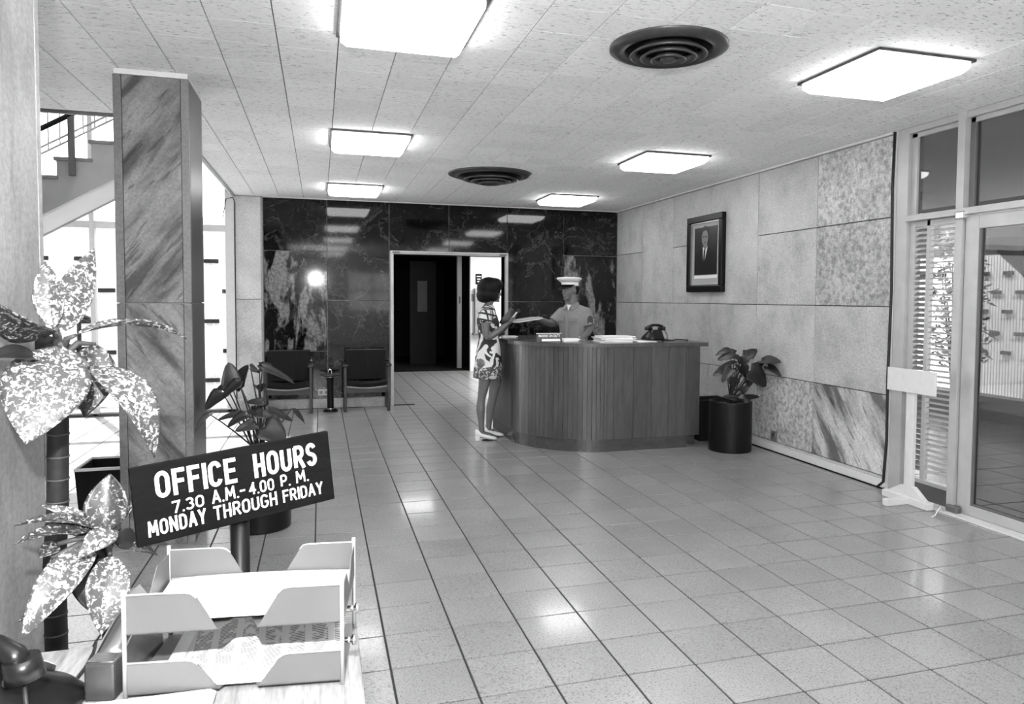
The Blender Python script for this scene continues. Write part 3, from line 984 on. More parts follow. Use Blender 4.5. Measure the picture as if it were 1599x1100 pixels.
struct(obj('wall_garden', MB().box(12.5, 12.7, -4, 22, -.03, 4.2), M['hall_grey']), 'dark garden wall behind the bar fence', 'wall')
sh_ = thing('garden_shrub', 'dark leafy shrub before the bar fence, seen through the glass door', 'shrub', (9.5, 8.95, -.03))
fo_ = MB()
for k in range(900):
    a, r_, z_ = random.uniform(0, 2*PI), random.random()**.6, random.uniform(.55, 2.55)
    c_ = Vector((9.5+.45*r_*math.cos(a), 8.95+(.45-.12*abs(z_-1.6))*r_*math.sin(a), z_))
    t_ = Vector((random.uniform(-1, 1), random.uniform(-1, 1), random.uniform(-.6, .8))).normalized()
    n_ = t_.orthogonal().normalized()
    L_, w_ = random.uniform(.10, .2), random.uniform(.015, .03)
    fo_.add([c_-n_*w_*.3, c_+t_*L_*.5-n_*w_, c_+t_*L_, c_+t_*L_*.5+n_*w_], [(0, 1, 2, 3)])
fo_o = obj('foliage', fo_, M['bush'], sh_); fo_o['kind'] = 'stuff'
for k in range(7):
    a = k*.9
    obj('branch', MB().tube([(9.5+.05*math.cos(a), 8.95+.05*math.sin(a), -.03), (9.5+.15*math.cos(a), 8.95+.1*math.sin(a), .9), (9.5+.3*math.cos(a), 8.95+.25*math.sin(a), 2.1)], [.02, .015, .008], 6), M['bush'], sh_)
aw = obj('porch_awning', MB().slab([atx(1533, 372, 7.0), atx(1660, 366, 7.0), atx(1660, 490, 7.0)], (.06, 0, 0)), M['grey_stringer'])
tag(aw, 'dark slanting awning outside the glass door', 'awning')


# ------------------------------------------------------------------ hall lights and fittings beyond the doorway
ceil_light(1.50, 13.9, 'ceiling light of the hall, seen only as a reflection on the lobby floor', 2.6, 'hall lights')
hs = thing('hall_sign', 'small black sign with white lines on the white hall wall', 'sign', (3.15, 14.79, 1.81))
obj('plate', MB().box(3.085, 3.215, 14.785, 14.80, 1.80, 2.02, .003), M['black_matt'], hs)
for zz, wd_ in ((1.955, .09), (1.90, .07), (1.85, .06)):
    obj('print_line', MB().box(3.15-wd_/2, 3.15+wd_/2, 14.7835, 14.7855, zz, zz+.022), M['white_paint'], hs, 'white printed line')
cb = thing('wall_cabinet', 'grey narrow cabinet on the white hall wall behind the woman', 'cabinet', (3.14, 14.7, .76))
obj('body', MB().box(3.05, 3.24, 14.68, 14.80, .80, 1.72, .008), M['trim_metal'], cb)
obj('shelf', MB().box(3.01, 3.30, 14.60, 14.80, .76, .80, .006), M['alu_dark'], cb)
sw = thing('light_switch', 'small switch plate on the white hall wall', 'switch', (3.02, 14.79, 1.5))
obj('plate', MB().box(2.995, 3.05, 14.79, 14.80, 1.45, 1.60, .002), M['trim_metal'], sw)
obj('toggle', MB().box(3.015, 3.03, 14.78, 14.79, 1.51, 1.54, .002), M['alu_dark'], sw)

# ------------------------------------------------------------------ reception desk
RD = thing('reception_desk', 'wooden reception desk with a curved board front and dark counter', 'desk', (2.8, 7.3, 0))


def desk_path(off, n=26):
    """plan of the desk front: left side, curved corner, straight front; off > 0 is outwards"""
    xl, yf, r = 1.93, 6.65, .78
    cx, cy = xl+r, yf+r
    pts = []
    for k in range(n+1):
        a = PI+PI/2*k/n
        c, s_ = math.cos(a), math.sin(a)
        e = 2/1.72
        x = cx+r*math.copysign(abs(c)**e, c)
        y = cy+r*math.copysign(abs(s_)**e, s_)
        pts.append(Vector((x, y)))
    out = []
    for i, p in enumerate(pts):
        t = (pts[min(i+1, n)]-pts[max(i-1, 0)]).normalized()
        if i == 0:
            t = Vector((0, -1))
        if i == n:
            t = Vector((1, 0))
        nrm = Vector((t.y, -t.x))
        out.append(p+nrm*off)
    return out


def board(a0, a1, b0, b1, z0, z1, name='board', mt='desk_wood'):
    """upright board between two plan points on the outer and inner line, with a small V joint"""
    a0, a1, b0, b1 = Vector(a0), Vector(a1), Vector(b0), Vector(b1)
    d = (a1-a0).normalized()*.0008
    g = (a0-b0).normalized()*.0018
    poly = [a0+d-g, a0+d*2.6, a1-d*2.6, a1-d-g, b1-d, b0+d]
    return obj(name, MB().prism([(p.x, p.y) for p in poly], z0, z1), M[mt], RD)


Z0, Z1 = .125, 1.04
po, pi_ = desk_path(0), desk_path(-.03)
for k in range(26):
    board(po[k], po[k+1], pi_[k], pi_[k+1], Z0, Z1)
ys = [8.3, 8.15, 8.0, 7.86, 7.72, 7.57, 7.43]
for a, b in zip(ys[:-1], ys[1:]):
    board((1.93, a), (1.93, b), (1.96, a), (1.96, b), Z0, Z1)
xs = [2.71, 2.78, 2.99, 3.19, 3.38, 3.57, 3.735]
for a, b in zip(xs[:-1], xs[1:]):
    board((a, 6.65), (b, 6.65), (a, 6.68), (b, 6.68), Z0, Z1)
board((3.735, 6.652), (3.735, 7.2), (3.705, 6.652), (3.705, 7.2), Z0, Z1)
obj('carcass', MB().prism([(1.965, 8.3)]+[(p.x, p.y) for p in desk_path(-.034)]+[(3.7, 6.685), (3.7, 7.2), (2.71, 7.2)]+[(p.x, p.y) for p in [Vector((2.48, 7.43))]]+[(2.48, 8.3)], .03, 1.035), M['desk_wood_top'], RD)
pl_o, pl_i = desk_path(-.012), desk_path(-.06)
for k in range(0, 26, 2):
    a0, a1, b0, b1 = pl_o[k], pl_o[k+2], pl_i[k], pl_i[k+2]
    obj('plinth', MB().prism([(p.x, p.y) for p in (a0, pl_o[k+1], a1, b1, b0)], 0, .123), M['desk_wood_top'], RD)
obj('plinth', MB().box(1.942, 1.99, 7.43, 8.3, 0, .123), M['desk_wood_top'], RD)
obj('plinth', MB().box(2.71, 3.60, 6.662, 6.71, 0, .123), M['desk_wood_top'], RD)
ct_o, ct_i = desk_path(.035), desk_path(-.5, 12)
outer = [(1.895, 8.32)]+[(p.x, p.y) for p in ct_o]+[(3.80, 6.615)]
inner = [(3.80, 7.22), (2.74, 7.22), (2.62, 7.26), (2.55, 7.34), (2.50, 7.48), (2.50, 8.32)]
obj('countertop', MB().prism(outer+inner, 1.04, 1.08), M['desk_wood_top'], RD)
obj('edge_band', MB().prism([(p.x, p.y) for p in desk_path(.038)]+[(3.803, 6.612), (3.803, 6.617)]+[(p.x, p.y) for p in desk_path(.034)][::-1], 1.043, 1.077), M['desk_wood'], RD)
CT = 1.08

# things on the reception counter
npl = thing('name_plate', 'dark desk name plate with white lettering on the reception counter', 'name plate', (at(857, 533, 6.95).x, 6.95, CT))
nx0, nx1 = at(838, 530, 6.95).x, at(877, 530, 6.95).x
obj('wedge', MB().add([(nx0, 6.93, CT), (nx1, 6.93, CT), (nx1, 7.0, CT), (nx0, 7.0, CT), (nx0, 6.955, CT+.085), (nx1, 6.955, CT+.085), (nx1, 6.97, CT+.085), (nx0, 6.97, CT+.085)],
    [(3, 2, 1, 0), (4, 5, 6, 7), (0, 1, 5, 4), (1, 2, 6, 5), (2, 3, 7, 6), (3, 0, 4, 7)]), M['metal_dark'], npl)
obj('white_strip', MB().add([(nx0+.05, 6.929, CT+.010), (nx1-.02, 6.929, CT+.010), (nx1-.02, 6.937, CT+.034), (nx0+.05, 6.937, CT+.034), (nx0+.05, 6.94, CT+.010), (nx1-.02, 6.94, CT+.010), (nx1-.02, 6.945, CT+.034), (nx0+.05, 6.945, CT+.034)],
    [(3, 2, 1, 0), (4, 5, 6, 7), (0, 1, 5, 4), (1, 2, 6, 5), (2, 3, 7, 6), (3, 0, 4, 7)]), M['white_paint'], npl, 'white strip')
obj('top_edge', MB().box(nx0, nx1, 6.953, 6.972, CT+.085, CT+.091), M['white_paint'], npl, 'pale top edge')


def text_shape(word, bold=.03):
    cu = bpy.data.curves.new('txt', 'FONT'); cu.body = word; cu.size = 1; cu.offset = bold; cu.resolution_u = 4; cu.space_character = 1.08
    ob = bpy.data.objects.new('txt', cu); COL.objects.link(ob)
    dg = bpy.context.evaluated_depsgraph_get()
    me = bpy.data.meshes.new_from_object(ob.evaluated_get(dg))
    vs = [v.co.copy() for v in me.vertices]; fs = [list(p.vertices) for p in me.polygons]
    bpy.data.objects.remove(ob); bpy.data.curves.remove(cu); bpy.data.meshes.remove(me)
    xs_ = [v.x for v in vs]; ys_ = [v.y for v in vs]
    x0, x1, y0, y1 = min(xs_), max(xs_), min(ys_), max(ys_)
    return [((v.x-x0)/(x1-x0), (v.y-y0)/(y1-y0)) for v in vs], fs


def put_text(word, bl, br, tl, nrm, par, bold=.03, mt='white_paint', name='lettering', y0=0., y1=1.):
    uv, fs = text_shape(word, bold)
    bl, br, tl, nrm = Vector(bl), Vector(br), Vector(tl), Vector(nrm)
    return obj(name, MB().add([bl+(br-bl)*u+(tl-bl)*(y0+v*(y1-y0))+nrm*.0006 for u, v in uv], fs), M[mt], par, 'white painted lettering')


def arc_pts(cx, cy, rx, ry, a0, a1, n=14):
    return [(cx+rx*math.cos(math.radians(a0+(a1-a0)*k/n)), cy+ry*math.sin(math.radians(a0+(a1-a0)*k/n))) for k in range(n+1)]


def oval_pts():
    return arc_pts(.5, .72, .5, .28, 0, 180, 12)+arc_pts(.5, .28, .5, .28, 180, 360, 12)+[(1, .72)]


# brush-painted block letters: relative width and centre lines of the strokes in a unit box
GLYPH = {
    'O': (.62, [oval_pts()]), '0': (.58, [oval_pts()]),
    'F': (.52, [[(0, 0), (0, 1), (1, 1)], [(0, .53), (.85, .53)]]),
    'E': (.54, [[(1, 0), (0, 0), (0, 1), (1, 1)], [(0, .52), (.85, .52)]]),
    'I': (.0, [[(.5, 0), (.5, 1)]]),
    'C': (.60, [arc_pts(.5, .72, .5, .28, 15, 180, 10)+arc_pts(.5, .28, .5, .28, 180, 345, 10)]),
    'H': (.58, [[(0, 0), (0, 1)], [(1, 0), (1, 1)], [(0, .5), (1, .5)]]),
    'U': (.60, [[(0, 1)]+arc_pts(.5, .28, .5, .28, 180, 360, 12)+[(1, 1)]]),
    'R': (.60, [[(0, 0), (0, 1), (.5, 1)]+arc_pts(.55, .74, .42, .26, 90, -90, 10)+[(0, .48)], [(.5, .48), (1, 0)]]),
    'P': (.56, [[(0, 0), (0, 1), (.5, 1)]+arc_pts(.55, .72, .45, .28, 90, -90, 10)+[(0, .44)]]),
    'D': (.60, [[(0, 0), (0, 1), (.35, 1)]+arc_pts(.40, .70, .60, .30, 90, 0, 8)+arc_pts(.40, .30, .60, .30, 0, -90, 8)+[(0, 0)]]),
    'S': (.56, [arc_pts(.5, .76, .5, .24, 20, 265, 14)+arc_pts(.5, .25, .5, .25, 85, -160, 14)]),
    'A': (.66, [[(0, 0), (.5, 1), (1, 0)], [(.2, .30), (.8, .30)]]),
    'M': (.80, [[(0, 0), (.08, 1), (.5, .30), (.92, 1), (1, 0)]]),
    'N': (.62, [[(0, 0), (0, 1), (1, 0), (1, 1)]]),
    'Y': (.62, [[(0, 1), (.5, .46), (1, 1)], [(.5, .46), (.5, 0)]]),
    'T': (.60, [[(0, 1), (1, 1)], [(.5, 1), (.5, 0)]]),
    'G': (.62, [arc_pts(.5, .72, .5, .28, 20, 180, 10)+arc_pts(.5, .28, .5, .28, 180, 360, 10)+[(1, .46), (.58, .46)]]),
    '7': (.54, [[(0, 1), (1, 1), (.35, 0)]]),
    '3': (.54, [arc_pts(.45, .76, .5, .24, 150, -80, 12)+arc_pts(.45, .27, .55, .27, 80, -150, 14)]),
    '4': (.60, [[(.72, 0), (.72, 1), (0, .30), (1, .30)]]),
    '.': (.0, [[(.5, -.03), (.5, .03)]]), '-': (.36, [[(0, .45), (1, .45)]]),
}


def paint_text(word, bl, br, tl, nrm, par, weight=.2):
    bl, br, tl, nrm = Vector(bl), Vector(br), Vector(tl), Vector(nrm)
    h = (tl-bl).length; W_ = (br-bl).length
    ux, uy = (br-bl)/W_, (tl-bl)/h
    t = weight*h
    # natural widths, then squeezed to the measured word width
    nat = [GLYPH[c][0]*h+t for c in word]
    gap = .14*h
    k = W_/(sum(nat)+gap*(len(word)-1))
    x = 0.
    mb = MB()
    lay = .0004
    for c, n_ in zip(word, nat):
        cw = n_*k
        tt = t*min(1., max(.8, k))
        bw = max(0., cw-tt)
        for st_ in GLYPH[c][1]:
            P2 = [(x+tt/2+px_*bw, tt/2+py_*(h-tt)) for px_, py_ in st_]
            for (ax, ay), (bx, by) in zip(P2[:-1], P2[1:]):
                d = Vector((bx-ax, by-ay))
                L = d.length
                if L < 1e-6:
                    continue
                d /= L; q = Vector((-d.y, d.x))*(tt/2)
                e = d*(tt*.5 if len(st_) < 8 else tt*.08)
                a_, b_ = Vector((ax, ay)), Vector((bx, by))
                cs_ = [a_-e-q, b_+e-q, b_+e+q, a_-e+q]
                if c == '.':
                    cs_ = [a_+Vector((math.cos(w_), math.sin(w_)))*tt*.55+Vector((0, .0)) for w_ in [2*PI*z_/10 for z_ in range(10)]]
                mb.add([bl+ux*p.x+uy*p.y+nrm*lay for p in cs_], [list(range(len(cs_)))])
                lay += .000006
        x += cw+gap*k
    return obj('lettering', mb, M['white_paint'], par, 'white painted lettering')


na, nb_ = (nx0+.02, 6.9445, CT+.050), (nx1-.015, 6.9445, CT+.050)
put_text('MARINE ON DUTY', na, nb_, (nx0+.02, 6.953, CT+.078), (0, -.9, .3), npl, .02, name='plate_lettering')


def paper_stack(name, x0, x1, y0, y1, z, n, jit, label, cat='papers', par_mat='white_paper', rot=0.):
    t = thing(name, label, cat, ((x0+x1)/2, (y0+y1)/2, z))
    cx, cy = (x0+x1)/2, (y0+y1)/2
    for k in range(n):
        a = rot+random.uniform(-jit, jit)
        dx, dy = random.uniform(-jit, jit)*.15, random.uniform(-jit, jit)*.15
        h = .004+random.random()*.006
        obj('sheet', MB().obox((cx+dx, cy+dy, z+h/2), (math.cos(a), math.sin(a), 0), (-math.sin(a), math.cos(a), 0), (0, 0, 1), (x1-x0)/2, (y1-y0)/2, h/2), M[par_mat], t)
        z += h
    return t


paper_stack('paper_pile', at(936, 533, 6.9).x, at(985, 533, 6.9).x, 6.82, 7.08, CT, 8, .18, 'loose pile of white papers on the reception counter beside the telephone')
paper_stack('paper_sheet', at(986, 533, 6.9).x, at(1016, 533, 6.9).x, 6.78, 7.0, CT, 2, .1, 'flat white sheets under the telephone on the reception counter')
paper_stack('paper_booklet', at(879, 527, 7.1).x, at(902, 527, 7.1).x, 7.02, 7.2, CT, 4, .15, 'white booklet on the counter in front of the uniformed man')
paper_stack('paper_note', at(783, 527, 7.9).x+.02, at(783, 527, 7.9).x+.16, 7.8, 7.95, CT, 3, .1, 'small white note pad at the left end of the reception counter')


def telephone(name, label, c, ang, s=1.):
    """black rotary desk telephone"""
    t = thing(name, label, 'telephone', c)
    ca, sa = math.cos(ang), math.sin(ang)
    X, Y, Z = Vector((ca, sa, 0)), Vector((-sa, ca, 0)), Vector((0, 0, 1))
    C = Vector(c)
    P = lambda x, y, z: C+X*(x*s)+Y*(y*s)+Z*(z*s)
    rings = []
    for z, hx, y0, y1 in ((.0, .108, -.12, .105), (.018, .112, -.125, .108), (.045, .100, -.10, .095), (.08, .085, -.045, .085), (.105, .075, -.005, .075), (.115, .06, .01, .06)):
        rings.append((P(0, (y0+y1)/2, z), X*(hx*s), Y*((y1-y0)/2*s)))
    b = MB()
    n = 28
    o = len(b.v)
    for c_, a_, b_ in rings:
        for k in range(n):
            th = 2*PI*k/n
            q = .55
            b.v.append(tuple(c_+a_*math.copysign(abs(math.cos(th))**q, math.cos(th))+b_*math.copysign(abs(math.sin(th))**q, math.sin(th))))
    for i in range(len(rings)-1):
        for k in range(n):
            b.f.append([i*n+k, i*n+(k+1) % n, (i+1)*n+(k+1) % n, (i+1)*n+k]); b.sm.append(True)
    b.f.append(list(range(n))[::-1]); b.sm.append(False)
    b.f.append([(len(rings)-1)*n+k for k in range(n)]); b.sm.append(True)
    obj('body', b, M['black'], t)
    nrm = (Z*.75-Y*.62).normalized()
    dc = P(0, -.062, .068)
    side = X; upd = nrm.cross(side)
    dl = obj('dial', MB().tube([dc, dc+nrm*.012*s], [.046*s, .043*s], 24), M['metal_dark'], t)
    for k in range(10):
        a = .6+k*2*PI/12.5
        q = dc+(side*math.cos(a)+upd*math.sin(a))*.033*s+nrm*.0125*s
        obj('finger_hole', MB().tube([q, q+nrm*.0015*s], .0065*s, 10), M['white_paint'], dl, 'pale finger hole')
    for sx_ in (-1, 1):
        obj('cradle_prong', MB().obox(P(sx_*.062, .035, .125), X, Y, Z, .012*s, .028*s, .016*s, .004*s), M['black'], t)
    hs_ = MB()
    hs_.tube([P(-.098, .035, .128), P(-.085, .035, .148), P(-.05, .035, .162), P(0, .035, .166), P(.05, .035, .162), P(.085, .035, .148), P(.098, .035, .128)], [.022*s, .02*s, .016*s, .015*s, .016*s, .02*s, .022*s], 12)
    for sx_ in (-1, 1):
        hs_.tube([P(sx_*.100, .035, .146), P(sx_*.104, .033, .110)], [.028*s, .032*s], 16)
    obj('handset', hs_, M['black'], t)
    cd = [P(-.11, .04, .12), P(-.14, .06, .06), P(-.15, .05, .012), P(-.13, .10, .008), P(-.05, .11, .02)]
    obj('cord', MB().tube(cd, .004*s, 6), M['rubber'], t)
    return t


telephone('desk_telephone', 'black rotary telephone on the reception counter', (at(1020, 532, 6.92).x, 6.92, CT+.012), 3.3, .95)
cp = [(at(1033, 532, 6.95).x, 6.95, CT+.006), (3.55, 6.90, CT+.005), (3.62, 6.97, CT+.012), (3.70, 6.85, CT+.012), (3.74, 6.95, CT+.005)]
tag(obj('telephone_cord', MB().tube(cp, .006, 6), M['rubber']), 'thin dark cord trailing from the telephone over the reception counter', 'cord')

# waste bin beside the desk
wbk = thing('waste_bin', 'dark rectangular waste bin between the reception desk and the potted plant', 'waste bin', (4.06, 7.02, 0))
b = MB()
bx0, bx1, by0, by1, bh = 3.86, 4.24, 6.88, 7.16, .44
vs = [(bx0+.03, by0+.03, 0), (bx1-.03, by0+.03, 0), (bx1-.03, by1-.03, 0), (bx0+.03, by1-.03, 0), (bx0, by0, bh), (bx1, by0, bh), (bx1, by1, bh), (bx0, by1, bh),
      (bx0+.012, by0+.012, bh), (bx1-.012, by0+.012, bh), (bx1-.012, by1-.012, bh), (bx0+.012, by1-.012, bh), (bx0+.04, by0+.04, .02), (bx1-.04, by0+.04, .02), (bx1-.04, by1-.04, .02), (bx0+.04, by1-.04, .02)]
fs = [(3, 2, 1, 0), (12, 13, 14, 15)]
for a, c in ((0, 4), (4, 8), (8, 12)):
    fs += [(a+k, a+(k+1) % 4, c+(k+1) % 4, c+k) for k in range(4)]
obj('body', MB().add(vs, fs), M['chair_fabric'], wbk)
rm = MB().tube([(bx0, by0, bh), (bx1, by0, bh), (bx1, by1, bh), (bx0, by1, bh), (bx0, by0, bh)], .010, 8)
obj('rim', rm, M['black_satin'], wbk)


# ------------------------------------------------------------------ plants
def leaf_mb(base, tip, width, nrm, arc=.12, fold=.25, shape='oval', n=12, m=4, twist=0.):
    """leaf blade: arched along its length, folded along the midrib"""
    base, tip = Vector(base), Vector(tip)
    d = tip-base
    L = d.length
    t = d/L
    nrm = Vector(nrm)
    nrm = (nrm-t*nrm.dot(t)).normalized()
    side = t.cross(nrm)
    mb = MB()
    prof = {'oval': lambda s: (math.sin(PI*min(1, s**.80)))**.85, 'heart': lambda s: (1-s)**.55*min(1, (s*9+.25))**.6*1.05, 'lance': lambda s: math.sin(PI*s**.62)**.95}[shape]
    idx = {}
    for i in range(n+1):
        s = i/n
        c = base+d*s+nrm*(arc*L*4*s*(1-s))
        wv = max(.004, prof(s))*width/2
        a = twist*s
        sd = side*math.cos(a)+nrm*math.sin(a)
        nn = nrm*math.cos(a)-side*math.sin(a)
        for j in range(-m, m+1):
            q = j/m
            back = 0.
            if shape == 'heart' and s < .18:
                back = -abs(q)*.16*L*(1-s/.18)
            p = c+sd*(q*wv)+nn*(fold*abs(q)**1.3*wv+math.sin(s*17+j)*.012*width*abs(q))+t*back
            idx[i, j] = len(mb.v); mb.v.append(tuple(p))
    for i in range(n):
        for j in range(-m, m):
            mb.f.append([idx[i, j], idx[i, j+1], idx[i+1, j+1], idx[i+1, j]]); mb.sm.append(True)
    return mb


def leaf_obj(root, mb, mt, nm='leaf', lab=None, th=.0012):
    o = obj(nm, mb, M[mt], root, lab)
    s = o.modifiers.new('thickness', 'SOLIDIFY'); s.thickness = th; s.offset = 0
    return o


def pot(root, c, r, h, mt='black_satin', taper=1.0):
    obj('pot', MB().lathe([(.001, 0), (r*taper, 0), (r*taper*1.005, .01), (r, h-.015), (r*1.0, h), (r-.012, h), (r-.014, h-.045), (.001, h-.04)], c, 40), M[mt], root, 'black cylindrical pot')
    obj('soil', MB().lathe([(r-.013, h-.04), (r*.5, h-.028), (.001, h-.022)], c, 28), M['soil'], root)


def keep(p, xmin=None, xmax=None):
    """pull a point back along its line of sight until it clears a wall"""
    if xmax is not None and p.x > xmax:
        p = CO+(p-CO)*(xmax/p.x)
    if xmin is not None and p.x < xmin:
        p = CO+(p-CO)*(xmin/p.x)
    return p


def small_plant(name, label, c, r, h, leaves, jitter, wscale):
    t = thing(name, label, 'potted plant', c, 'round-leaved plants in black pots')
    pot(t, c, r, h)
    top = Vector((c[0], c[1], c[2]+h-.03))
    for k, (bx, by, tx, ty, wpx, dy) in enumerate(leaves):
        Y = c[1]+dy
        dy2 = random.uniform(-jitter, jitter)
        b_ = keep(at(bx, by, Y), -.70, XW-.05)
        t_ = keep(at(tx, ty, Y+dy2), -.715, XW-.05)
        view = (CO-b_).normalized()
        nrm = view*.75+Vector((random.uniform(-.3, .3), 0, .55))
        q = pix(b_)
        wid = wpx/CF*q[2]*wscale
        lf = leaf_obj(t, leaf_mb(b_, t_, wid, nrm, .06, .15, 'heart' if wpx > 7 else 'lance', 10, 3), 'leaf_dark')
        a = random.uniform(0, 2*PI)
        s0 = top+Vector((math.cos(a), math.sin(a), 0))*random.uniform(.01, .05)
        mid = s0.lerp(b_, .55)+Vector((0, 0, .06*(b_-s0).length))
        cu = [s0.lerp(mid, u)*(1-u)+mid.lerp(b_, u)*u for u in (0, .25, .5, .75, 1)]
        obj('stalk', MB().tube(cu, [.006, .0055, .005, .0045, .0035], 7), M['stem'], lf)
    return t


LC = [(363, 607, 357, 566, 26, 0), (373, 598, 388, 570, 19, .02), (391, 574, 404, 582, 11, .05), (405, 576, 425, 570, 15, .0), (410, 573, 461, 600, 11, -.1),
      (353, 603, 337, 610, 7, .1), (373, 597, 348, 621, 15, -.1), (347, 613, 321, 641, 20, .15), (410, 628, 384, 629, 11, -.15), (405, 608, 418, 600, 11, .1), (404, 609, 394, 602, 7, .1),
      (376, 646, 339, 657, 10, -.1), (383, 648, 355, 668, 14, -.15), (397, 663, 367, 674, 16, -.2), (400, 645, 432, 656, 13, -.1), (413, 667, 446, 690, 36, -.18), (415, 640, 457, 658, 13, .1),
      (456, 638, 476, 662, 7, .12), (327, 647, 306, 674, 9, .0), (392, 640, 412, 652, 14, .15), (420, 650, 440, 662, 12, .2)]
small_plant('potted_plant', 'dark round-leaved plant in a black pot beside the veined column', (-.385, 5.07, 0), .19, .50, LC, .07, 1.4)
LR = [(1141, 545, 1116, 556, 7, .05), (1148, 553, 1120, 563, 12, 0), (1151, 565, 1122, 574, 5, -.05), (1134, 577, 1113, 588, 11, -.1), (1143, 576, 1127, 598, 12, -.15),
      (1160, 567, 1145, 557, 11, 0), (1158, 569, 1171, 556, 13, .02), (1168, 556, 1182, 546, 12, .05), (1160, 553, 1168, 549, 7, .1), (1190, 564, 1220, 567, 14, .0), (1199, 573, 1220, 589, 10, -.05),
      (1157, 584, 1147, 570, 14, -.1), (1160, 584, 1169, 570, 13, -.1), (1172, 579, 1196, 604, 27, -.12), (1178, 582, 1195, 565, 15, .1), (1150, 600, 1135, 590, 12, .1), (1166, 600, 1180, 592, 12, .1),
      (1150, 622, 1128, 620, 8, -.15), (1165, 622, 1186, 620, 8, -.15), (1158, 612, 1170, 604, 10, -.1), (1148, 612, 1140, 602, 10, -.1)]
small_plant('potted_plant', 'dark round-leaved plant in a black pot beside the stone wall', (3.97, 6.445, 0), .212, .50, LR, .08, 1.6)


def spotted_plant(name, label, c, stem_pts, stem_r, leaves, potr, poth):
    t = thing(name, label, 'potted plant', c, 'spotted-leaf plants behind the front desk')
    pot(t, c, potr, poth)
    sp = [Vector(p) for p in stem_pts]
    obj('stem', MB().tube(sp, stem_r, 14), M['stem'], t)
    # leaf scars ringing the stem
    for i in range(len(sp)-1):
        L = (sp[i+1]-sp[i]).length
        n = max(1, int(L/.05))
        for k in range(n):
            p = sp[i].lerp(sp[i+1], (k+.5)/n)
            d = (sp[i+1]-sp[i]).normalized()
            rr = stem_r[i]+(stem_r[i+1]-stem_r[i])*(k+.5)/n
            obj('leaf_scar', MB().tube([p-d*.0022, p+d*.0022], rr*1.06, 14), M['stem_pale'], t)
    crown = sp[-1]
    for (bx, by, Yb, tx, ty, Yt, wpx, arc, fold, mt, nz, tw) in leaves:
        b_, t_ = at(bx, by, Yb), at(tx, ty, Yt)
        view = (CO-(b_+t_)/2).normalized()
        nrm = view*nz[0]+Vector((nz[1], 0, nz[2]))
        wid = wpx/CF*pix((b_+t_)/2)[2]
        lf = leaf_obj(t, leaf_mb(b_, t_, wid, nrm, arc, fold, 'oval', 18, 5, tw), mt, th=.0015)
        mid = crown.lerp(b_, .5)+Vector((0, 0, .012))
        rib = [crown+Vector((0, 0, -.03)), mid, b_, b_.lerp(t_, .3)+nrm.normalized()*0]
        obj('stalk', MB().tube(rib[:3], [.011, .008, .005], 8), M['stem_pale'], lf)
    return t


UPL = [  # base px, depth, tip px, depth, width px, arch, fold, material, normal (view, x, up), twist
    (95, 540, 2.08, 40, 694, 1.90, 118, .10, -.15, 'leaf_varieg', (1, 0, .5), 0.),
    (140, 573, 2.10, 241, 716, 2.05, 60, .30, .15, 'leaf_varieg', (.75, .25, .7), .1),
    (118, 524, 2.12, 292, 530, 2.25, 40, .12, .5, 'leaf_varieg', (.22, 0, 1), .5),
    (92, 520, 2.14, 147, 388, 2.10, 52, -.03, .25, 'leaf_varieg', (1, 0, .1), .3),
    (84, 512, 2.12, 70, 408, 2.16, 42, .03, .3, 'leaf_varieg', (1, -.25, .1), -.2),
    (84, 520, 2.10, -30, 455, 1.93, 62, .20, .2, 'leaf_varieg2', (.8, -.2, -.5), .2),
    (60, 562, 2.05, -25, 560, 1.93, 34, .12, .3, 'leaf_dark', (.6, 0, .5), 0.),
    (150, 538, 2.18, 132, 652, 2.12, 66, .05, .2, 'leaf_varieg2', (1, .2, 0), .2),
    (120, 545, 2.2, 168, 590, 2.26, 40, .1, .2, 'leaf_dark', (.8, .2, .4), 0.),
    (90, 530, 2.16, 58, 560, 2.2, 36, .1, .3, 'leaf_dark', (.7, 0, .4), 0.),
]
sb = at(88, 1000, 2.2)
spotted_plant('spotted_plant', 'tall spotted-leaf plant with a ringed dark stem before the pale column', (sb.x+.02, 2.2, 0),
              [(sb.x, 2.2, .26), (sb.x, 2.2, .8), at(90, 800, 2.19), at(91, 660, 2.18), at(92, 548, 2.15)], [.027, .027, .026, .025, .018], UPL, .095, .28)
